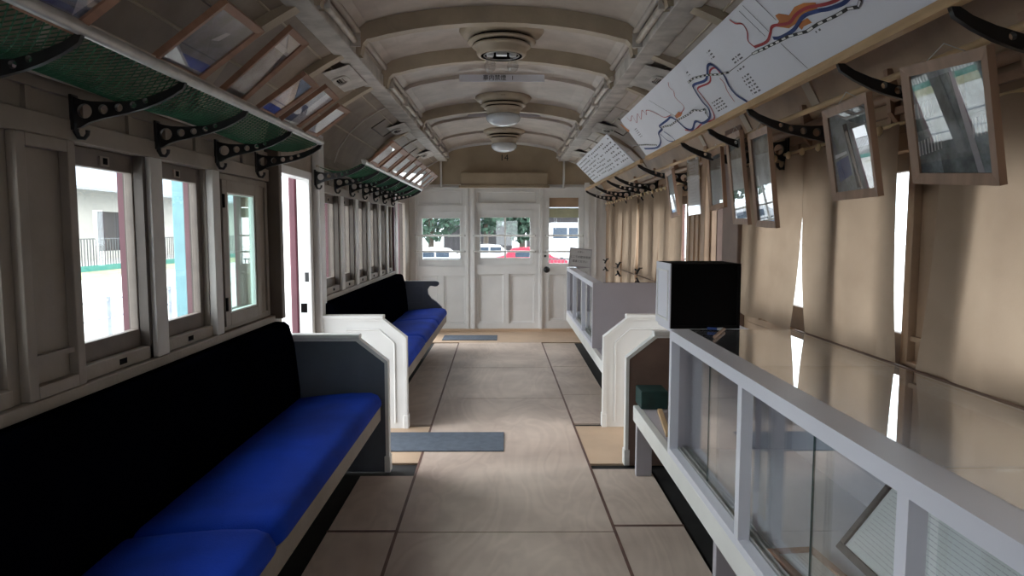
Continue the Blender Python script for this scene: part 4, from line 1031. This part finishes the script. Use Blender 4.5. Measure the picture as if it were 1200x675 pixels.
# ------------------------------------------------------------------ OUTSIDE
MO = dict(
 ground=paint('pale_concrete_ground', (.62, .62, .60), .8, var=.08, scale=.6),
 grass=paint('yellow_green_grass', (.26, .28, .13), .9, var=.25, scale=1.5, col2=(.40, .36, .25)),
 bld=paint('cream_building_wall', (.42, .41, .38), .7, var=.05, scale=.5),
 dark=paint('dark_opening', (.03, .03, .035), .6, var=.2),
 roof=paint('grey_roof', (.30, .33, .38), .6, var=.1),
 cyan=paint('pale_cyan_post', (.17, .34, .37), .5, var=.05),
 fence=paint('grey_fence_bars', (.08, .09, .10), .5, var=.05),
 tealf=paint('turquoise_base_rail', (.04, .22, .19), .6, var=.05),
 leaf=paint('tree_leaves', (.05, .11, .07), .8, var=.4, scale=3, col2=(.012, .03, .02)),
 bark=paint('tree_bark', (.08, .06, .045), .8, var=.2),
 carw=paint('white_car_paint', (.55, .55, .57), .25, var=.02), carr=paint('red_car_paint', (.45, .02, .05), .25, var=.02), carb=paint('blue_car_paint', (.04, .10, .25), .25, var=.02),
 tyre=paint('tyre_rubber', (.02, .02, .02), .8), win=paint('car_window', (.03, .05, .08), .1), wood=paint('dark_pavilion_wood', (.05, .045, .05), .7, var=.1))
M.update(MO)
GZ = -1.05
g_ = struct('ground', B(-80, 80, -40, 110, GZ-.1, GZ), 'ground')
o = B(-27, -20.5, -20, 60, GZ, GZ+.02).build('grass_strip', 'grass'); tag(o, 'strip of yellow-green grass before the fence outside the left windows', 'grass', kind='stuff')
t = thing('metal_fence', 'grey upright-bar fence with turquoise base outside the left windows', 'fence', (-24, 25, GZ))
B(-24.04, -23.96, -10, 70, GZ+.02, GZ+.35).build('base_rail', 'tealf', t)
m_ = MB(); y = -10
while y < 70: m_.box(-24.02, -23.98, y, y+.04, GZ+.3, GZ+1.9); y += .28
m_.build('bars', 'fence', t)
B(-24.03, -23.97, -10, 70, GZ+1.86, GZ+1.92).build('top_rail', 'fence', t)
t = thing('low_chain_fence', 'low white post fence near the track outside the left windows', 'fence', (-9, 10, GZ))
m_ = MB(); 
for k in range(16): m_.box(-9.04, -8.96, k*1.4, k*1.4+.06, GZ, GZ+.9)
m_.build('posts', 'roof', t)
B(-9.02, -8.98, 0, 22, GZ+.8, GZ+.84).build('rail', 'roof', t)
B(-9.02, -8.98, 0, 22, GZ+.4, GZ+.44).build('rail', 'roof', t)
t = thing('station_building', 'cream building with grey roof and dark openings outside the left windows', 'building', (-34, 35, GZ))
MB().cells(0, 90, GZ, 4.6, -34, -33.6, [(31.5, 38.5, GZ, 2.45), (43, 52, .2, 2.4), (56.5, 66, -.4, 2.9), (8, 16, 0, 2.2)]).build('wall', 'bld', t)
B(-36, -35, 0, 90, GZ, 3).build('dark_interior', 'dark', t)
MB().prism([(-30.5, 4.3), (-30.5, 4.5), (-40, 8.0), (-40, 7.6)], 0, 90, 'y').build('roof', 'roof', t)
for y in (33.6, 36.0, 45.5, 49): B(-34.1, -33.9, y, y+.35, GZ, 2.4).build('pillar', 'bld', t)
o = B(-3.06, -2.95, 6.3, 6.6, GZ, 3.6).build('platform_post', 'cyan', bevel=.01); tag(o, 'pale cyan upright post seen through the second left window', 'post')
def car(x, y, L_, W, H_, mat, label, cat='car', van=False):
    t = thing('parked_'+('van' if van else 'car'), label, cat, (x, y, GZ))
    w2, l2 = W/2, L_/2
    if van: prof = [(-l2, .3), (-l2, H_*.95), (-l2*.9, H_), (l2*.55, H_), (l2*.85, H_*.55), (l2, H_*.5), (l2, .3)]
    else: prof = [(-l2, .3), (-l2, H_*.6), (-l2*.75, H_*.68), (-l2*.5, H_*.97), (-.1, H_), (l2*.3, H_*.95), (l2*.6, H_*.64), (l2*.97, H_*.52), (l2, .3)]
    MB().prism([(x+a, GZ+b) for a, b in prof], y-w2, y+w2, 'y').build('body', mat, t, bevel=.06)
    if van: ws = [(-l2*.85, -l2*.45), (-l2*.4, 0), (l2*.05, l2*.5)]
    else: ws = [(-l2*.45, -.05), (.05, l2*.35)]
    for a, b in ws: B(x+a, x+b, y-w2-.01, y-w2+.02, GZ+H_*.64, GZ+H_*.88).build('side_window', 'win', t)
    for a in (-l2*.62, l2*.62):
        for s in (-1, 1): MB().lathe([(0, -.1), (.3, -.1), (.32, 0), (.3, .1), (0, .1)], (x+a, y+s*(w2-.1), GZ+.32), 16, 'y').build('wheel', 'tyre', t)
car(-3.9, 38, 4.3, 1.7, 1.45, 'carw', 'white parked car seen through the left end window')
car(-1.1, 44, 4.2, 1.7, 1.5, 'carw', 'white parked car behind the red one, seen through the middle end window')
car(1.35, 38, 4.0, 1.7, 1.45, 'carr', 'red parked car seen through the middle end window')
car(5.0, 46, 4.6, 1.9, 2.9, 'carw', 'tall white parked van seen through the right end window', 'van', van=True)
car(-6.6, 34, 4.0, 1.7, 1.5, 'carb', 'blue parked car seen at the edge of the left end window')
def tree(x, y, h, r, label, n=900, seed=1):
    t = thing('garden_tree', label, 'tree', (x, y, GZ)); rr = random.Random(seed)
    MB().tube([(x, y, GZ), (x+.1, y, GZ+h*.3), (x, y+.1, GZ+h*.6)], [.25, .2, .12], 8).build('trunk', 'bark', t)
    m_ = MB()
    for _ in range(n):
        th, ph, q = rr.uniform(0, 2*PI), math.acos(rr.uniform(-1, 1)), rr.uniform(.55, 1)
        c = Vector((x+r*q*math.sin(ph)*math.cos(th), y+r*q*math.sin(ph)*math.sin(th), GZ+h*.62+h*.38*q*math.cos(ph)))
        a = Vector((rr.gauss(0, 1), rr.gauss(0, 1), rr.gauss(0, 1))).normalized(); b = a.orthogonal().normalized(); s = rr.uniform(.15, .4)
        m_.add([c+a*s, c+b*s*.6, c-a*s, c-b*s*.6], [(0, 1, 2, 3)])
    m_.build('foliage', 'leaf', t)
tree(-5.6, 50, 6.5, 2.6, 'leafy green tree left of the dark pavilion through the left end window', seed=1)
tree(-1.9, 60, 7.5, 2.0, 'leafy green tree between the end windows, right of the dark pavilion', seed=2)
tree(1.0, 48, 6.2, 1.4, 'leafy green tree at the left of the middle end window', seed=3)
t = thing('garden_pavilion', 'dark pavilion with grey roof seen beyond the trees through the end windows', 'building', (-3.6, 66, GZ))
B(-6, .5, 65, 66, GZ, 1.9).build('wall', 'wood', t); MB().prism([(-8, 1.8), (-3, 3.3), (1.5, 1.8)], 63.5, 67, 'y').build('roof', 'roof', t)
t = thing('long_house', 'long grey house with dark windows behind the parked cars at the end', 'building', (6, 66, GZ))
B(2.0, 15, 69, 70, GZ, 3.0).build('wall', 'wood', t); MB().prism([(1.5, 2.9), (15.5, 2.9), (14, 4.6), (3, 4.6)], 68, 71, 'y').build('roof', 'roof', t)
for x in (2.2, 4.8, 8): B(x, x+1.0, 68.95, 69.05, .4, 2.0).build('window', 'win', t)
t = thing('white_rail_fence', 'pale thin-bar fence between the carriage end and the parked cars', 'fence', (0, 30, GZ))
m_ = MB(); x = -9
while x < 9: m_.box(x, x+.03, 30, 30.03, GZ, GZ+1.15); x += .16
m_.box(-9, 9, 30, 30.04, GZ+1.1, GZ+1.16); m_.build('bars', 'fence', t)

# ------------------------------------------------------------------ LIGHT
w = bpy.data.worlds.new('sky'); scene.world = w; w.use_nodes = True
bg = w.node_tree.nodes['Background']; bg.inputs[0].default_value = (.88, .94, 1, 1); bg.inputs[1].default_value = 4.0
def sun(name, d, e, ang, col):
    l = bpy.data.lights.new(name, 'SUN'); l.energy = e; l.angle = math.radians(ang); l.color = col
    o = bpy.data.objects.new(name, l); COL.objects.link(o)
    o.rotation_euler = Vector(d).to_track_quat('-Z', 'Y').to_euler(); o.location = (0, 0, 12); return o
sun('hazy_sky_light_left', (1, -.12, -.30), 9.0, 75, (.93, .96, 1))
sun('hazy_sky_light_right', (-1, .2, -.5), 3.0, 60, (1, .93, .84))

# ------------------------------------------------------------------ CAMERA
cam = bpy.data.cameras.new('camera'); co = bpy.data.objects.new('camera', cam); COL.objects.link(co)
cam.sensor_width = 36; cam.lens = 24; cam.clip_start = .02; cam.clip_end = 300
pit, yaw = math.atan(67.5/800), math.atan(6/800*math.cos(math.atan(67.5/800)))
co.location = (0, 0, 1.33); co.rotation_euler = (PI/2-pit, 0, -yaw)
scene.camera = co
scene.view_settings.view_transform = 'Standard'
scene.view_settings.look = 'None'
scene.view_settings.exposure = 0.15
